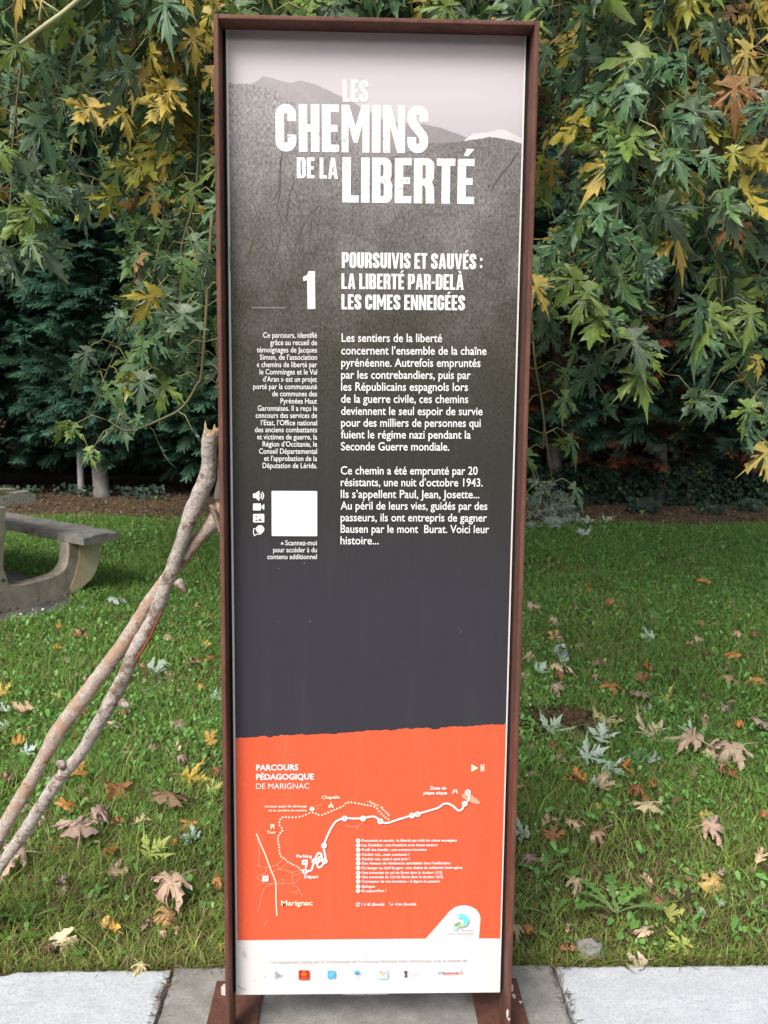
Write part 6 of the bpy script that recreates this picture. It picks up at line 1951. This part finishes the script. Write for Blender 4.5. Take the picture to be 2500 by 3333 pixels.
branch(pix([(2040, -200), (2020, -50), (2000, 60), (1995, 150)], .5), 31, .12, .06, .3, .0, .35)
branch(pix([(2100, -200), (2090, 50), (2085, 150), (2080, 190)], .5), 32, .115, .07, .1, .0, .4)
branch(pix([(1830, -250), (1810, -80), (1800, 0), (1795, 30)], .35), 33, .13, .07, .0, .0, .5)
branch(pix([(1820, 50), (1790, 250), (1780, 330), (1790, 420), (1770, 500)], .9), 34, .10, .06, .55, .15, .25, twigs=.4)
branch(pix([(1900, 50), (1880, 300), (1860, 420), (1850, 540), (1810, 640)], 1.0), 35, .10, .055, .25, .06, .3, twigs=.4)
branch(pix([(2560, -100), (2500, 200), (2480, 420), (2490, 640), (2480, 800)], .8), 36, .105, .055, .08, .02, .2, twigs=.4)
branch(pix([(500, -220), (470, 40), (450, 130), (455, 230), (440, 300)], 1.0), 16, .105, .038, .93, .05, .2)
branch(pix([(2380, -120), (2350, 60), (2330, 200), (2290, 300), (2270, 420)], .62), 38, .105, .042, .75, .15, .3)
mb = MB(); bt = [Vector(at_y(x_, y_, .5)) - mo for x_, y_ in ((268, -12), (200, 45), (150, 80), (66, 143))]
mb.tube(bt, [.0062, .0058, .0062, .0048], 8); mb.tube([bt[1], Vector(at_y(136, 2, .49)) - mo, Vector(at_y(128, 66, .49)) - mo], [.0032, .003, .0036], 6)
mb.build('broken_twig', NT('pale_broken_twig').set((.46, .45, .25), .6, .3).m, maple, smooth=True)
# over the top edge of the sign
for i, (xx, yy) in enumerate(((860, 40), (950, 20), (1080, 30), (1180, 10), (1320, 35), (1430, 45), (1540, 25), (1640, 40))):
    branch(pix([(xx + 30, -330), (xx + 10, -150), (xx, -40), (xx - 5, yy)], .5 + .1 * (i % 3)), 50 + i, .11, .06, .06, .0, .3, twigs=.4)
# deeper sprays filling the crown towards the hedge, shade put into leaf colour
fr = np.random.default_rng(77)
for i in range(15):
    xx = fr.uniform(-150, 700); Yd = fr.uniform(1.8, 5.2); yend = fr.uniform(150, 430) if 40 < xx < 430 else fr.uniform(200, 600); dx = fr.uniform(-60, 60)
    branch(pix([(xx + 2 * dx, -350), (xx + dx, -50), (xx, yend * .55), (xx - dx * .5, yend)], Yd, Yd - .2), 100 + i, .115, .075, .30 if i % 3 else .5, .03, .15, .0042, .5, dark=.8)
for i in range(11):
    xx = fr.uniform(1740, 2640); Yd = fr.uniform(2.2, 5.4); yend = fr.uniform(200, 560) if xx < 2250 else fr.uniform(250, 640); dx = fr.uniform(-60, 60)
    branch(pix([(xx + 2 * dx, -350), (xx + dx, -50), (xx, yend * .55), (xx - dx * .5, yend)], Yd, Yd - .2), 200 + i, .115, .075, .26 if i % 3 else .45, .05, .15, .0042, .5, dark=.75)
# trunk and limbs, hidden behind the board, and the crown overhead
mb = MB(); mb.tube([(0, 0, -.1), (0, 0, .2), (.02, .02, 1.5), (.0, .05, 2.6), (.03, .1, 3.6), (0, .1, 5.2)], [.24, .19, .16, .15, .12, .05], 16, wob=.15)
mb.build('trunk', M_BARK, maple, smooth=True)
for i, (tx, ty, tz_) in enumerate(((-2.2, -1.9, 4.0), (2.2, -2.2, 4.0), (-3.0, .8, 4.8), (3.0, .8, 4.8), (-.9, -2.2, 4.3), (1.0, -2.3, 4.3), (-1.6, 2.4, 5.0), (1.8, 2.4, 5.0))):
    mb = MB(); z0 = 3.1 + .2 * (i % 4)
    mb.tube([(0, .05, z0), (tx * .3, ty * .3 + .05, z0 + .7), (tx * .7, ty * .7, tz_ + .25), (tx, ty, tz_)], [.08, .06, .035, .012], 8, wob=.2, seed=i)
    mb.build('limb', M_BARK, maple, smooth=True)
n = 15000
V5 = np.array([(0, 0), (.38, .05), (.2, .25), (.66, .5), (.15, .42), (0, 1), (-.15, .42), (-.66, .5), (-.2, .25), (-.38, .05)])
cx_ = fr.uniform(-4.3, 4.3, n); cy_ = fr.uniform(-2.6, 5.0, n); q = 1 - (cx_ / 4.6) ** 2 - ((cy_ - 1.2) / 4.2) ** 2
kp = q > 0
cx_, cy_, q = cx_[kp], cy_[kp], q[kp]; n = len(cx_)
zlow = np.where(cy_ < 1.0, 4.1, 4.1 + .38 * (cy_ - 1.0)) + GZ
cz_ = zlow + fr.random(n) ** .7 * 2.2 * np.sqrt(q)
fw = np.stack([fr.normal(0, .6, n), fr.normal(-.2, .6, n), -np.ones(n)], 1); M_ = frames(fw, np.stack([fr.normal(0, .5, n), -np.ones(n), fr.normal(.6, .3, n)], 1))
V = np.einsum('nij,vj->nvi', M_, np.stack([V5[:, 1], V5[:, 0], -.2 * V5[:, 0] ** 2], 1)) * .17 + np.stack([cx_, cy_, cz_], 1)[:, None, :]
i0 = np.arange(n) * 10
gc = np.array(GREENS)[fr.integers(0, 5, n)]; yk = fr.random(n) < .15; gc[yk] = np.array(YEL)[fr.integers(0, 4, yk.sum())]
np_mesh('crown', V.reshape(-1, 3), [np.stack([i0 + k for k in range(10)], 1)], tint_mat('maple_crown_leaf', .5, .3, .3, 0), maple, tint=np.repeat(gc, 10, 0))


# ---------------------------------------------------------------- fallen sprig and cut boughs
def sprig(loc_, leaves, stem, label, name='maple_sprig', scale=1.0, cols=None):
    e = empty(name, loc_); tag(e, label, 'sprig')
    mb = MB()
    for s in stem: mb.tube([Vector(p) - Vector(loc_) for p in s], [.0032, .0026, .0018][:len(s)] if len(s) == 3 else .0022, 5)
    mb.build('stem', M_PETI, e, smooth=True)
    for i, (p, sz, az, tilt, c) in enumerate(leaves):
        r = np.random.default_rng(i + 900)
        me = leaf_mesh('flat', i % 3, M_SILVER); o = bpy.data.objects.new('leaf', me); link(o, e)
        o.location = Vector(p) - Vector(loc_); o.scale = (sz,) * 3
        from mathutils import Quaternion
        o.rotation_mode = 'QUATERNION'; o.rotation_quaternion = Quaternion((1, 0, 0), tilt) @ Quaternion((0, 0, 1), az)
        o.color = (*c, 1)
    return e


SV = (.46, .57, .48)
S_ = lambda x, y, h=.035: at_z(*C_(x, y), GZ + h)
sprig(tuple(S_(300, 1360, .01)), [(S_(525, 1065, .06), .105, -.35, .55, SV), (S_(400, 1170, .05), .115, -1.25, .5, SV), (S_(560, 1220, .04), .095, -2.3, .5, SV), (S_(470, 1330, .03), .07, -2.0, .3, SV), (S_(730, 1190, .03), .075, -1.1, .4, (.06, .14, .05))],
      [[S_(215, 1380, .015), S_(420, 1250, .04), S_(560, 1225, .04)], [S_(260, 1330, .015), S_(440, 1190, .045), S_(525, 1065, .06)], [S_(330, 1240, .02), S_(400, 1170, .05)]],
      'fallen maple sprig with three silvery leaves below the molehill')
bo = at_z(1735, 1660, GZ)
lv = []
br = np.random.default_rng(3)
for i in range(44):
    px, py = br.uniform(1690, 1850), br.uniform(1560, 1680)
    if px > 1800 and py < 1620: py += 60
    lv.append((at_y(px, py, 9.0 + br.uniform(-.3, .3)), br.uniform(.08, .15), br.uniform(0, 6.3), br.uniform(.7, 1.5), (.16, .215, .165)))
for i in range(16):
    px, py = br.uniform(1700, 1900), br.uniform(1672, 1715)
    lv.append((at_z(px, py, .06), br.uniform(.09, .15), br.uniform(0, 6.3), br.uniform(.2, .7), (.24, .32, .26)))
sprig(tuple(bo), lv, [[at_z(1700, 1700, .02), at_y(1760, 1640, 9.0), at_y(1790, 1575, 9.1)], [at_z(1690, 1710, .02), at_z(1800, 1700, .05), at_z(1880, 1712, .02)]], 'heap of wilted pale maple boughs by the hedge, right of the sign', 'cut_bough')
sprig(tuple(at_z(1940, 1690, .02)), [(at_z(1930, 1698, .05), .16, 1.2, .3, (.42, .50, .40)), (at_z(1965, 1694, .05), .14, -1.0, .3, (.42, .46, .30)), (at_z(1910, 1742, .05), .16, .4, .3, SV)], [[at_z(1910, 1700, .02), at_z(1940, 1698, .05), at_z(1970, 1690, .03)]], 'small wilted sprig on the bare soil right of the cut boughs')
# little shrivelled leaf scrap on the frame
me = leaf_mesh('claw', 1, M_FALLEN); o = bpy.data.objects.new('leaf_scrap', me); COL.objects.link(o)
p = at_y(1604, 72, -.03); o.location = (p[0], -.045, FZ + .002); o.scale = (.018,) * 3; o.color = (.6, .28, .09, 1)
tag(o, 'tiny orange leaf scrap caught on the top bar of the sign', 'leaf')
# ---------------------------------------------------------------- across the car park, behind the photographer (seen only mirrored in the panel)
def facing_tree(x, y, H, R_, seed, hue, label):
    r = np.random.default_rng(seed); n = 3200
    th = r.random(n) * 2 * np.pi; ph = np.arccos(r.uniform(-.8, 1, n)); q = .6 + .42 * r.random(n)
    pos = np.stack([R_ * q * np.sin(ph) * np.cos(th), R_ * q * np.sin(ph) * np.sin(th), H * .58 + H * .42 * q * np.cos(ph)], 1)
    pos *= (1 + .22 * np.array([noise.noise(Vector(tuple(v * .6 + seed))) for v in pos]))[:, None]
    M_ = frames(r.normal(0, 1, (n, 3)), r.normal(0, 1, (n, 3)))
    t = np.array([(0, 0, 0), (.5, .32, 0), (1, 0, .1), (.5, -.32, 0)]) * .42
    V = np.einsum('nij,vj->nvi', M_, t) + pos[:, None, :]
    i0 = np.arange(n) * 4; c = np.array(hue) * (.5 + r.random((n, 1)))
    e = empty('tree', (x, y, -.14)); tag(e, label, 'tree', 'trees across the car park')
    np_mesh('crown', V.reshape(-1, 3), [np.stack([i0, i0 + 1, i0 + 2, i0 + 3], 1)], M_FARL, e, tint=np.repeat(c, 4, 0))
    mb = MB(); mb.tube([(0, 0, -.05), (.05, 0, H * .3), (0, .05, H * .7)], [.22, .17, .06], 10); mb.build('trunk', M_BARK, e)


for i, (x, y, H, R_, hue, lb) in enumerate((
        (-5.2, -15.5, 6.8, 2.9, (.060, .075, .022), 'olive tree across the car park, mirrored in the left of the panel'),
        (-1.7, -16.2, 6.2, 2.5, (.045, .060, .024), 'dark green tree across the car park, mirrored mid panel'),
        (5.6, -15.0, 6.4, 2.3, (.060, .060, .028), 'dark tree across the car park, in front of the house end'),
        (-9.8, -16.5, 7.0, 3.2, (.055, .075, .022), 'broad olive tree across the car park, outermost of the row'),
        (9.8, -17.0, 7.2, 3.2, (.050, .065, .025), 'tall dark tree across the car park, beyond the house'),
        (2.6, -24.0, 8.5, 4.2, (.045, .055, .022), 'big dark tree standing behind the ochre house'))):
    facing_tree(x, y, H, R_, i + 1, hue, lb)
hs_ = empty('house', (3.4, -21.0, -.14)); tag(hs_, 'low ochre rendered house across the car park, mirrored in the panel', 'house')
mb = MB(); mb.box((-2.6, -3, 0), (2.6, 3, 3.9)); mb.build('wall', simple('ochre_render', (.74, .50, .32), .9), hs_)
mb = MB(); mb.prism([(-2.9, 3.86), (2.9, 3.86), (0, 5.0)], (0, 3.2, 0), (1, 0, 0), (0, 0, 1), (0, -1, 0), 6.4); mb.build('roof', simple('clay_roof', (.28, .12, .07), .9), hs_)
for xx in (-1.4, 1.4):
    mb = MB(); mb.box((xx - .5, 3.002, 1.0), (xx + .5, 3.06, 2.2)); w_ = mb.build('window', simple('window_frame_paint', (.7, .68, .64), .6), hs_)
    mb = MB(); mb.box((xx - .42, 3.062, 1.08), (xx + .42, 3.075, 2.12)); mb.build('pane', simple('dark_glass', (.02, .025, .03), .1, .5), w_)
mb = MB(); mb.box((-.45, 3.002, 0), (.45, 3.05, 2.05)); mb.build('door', simple('brown_door', (.15, .08, .05), .6), hs_)
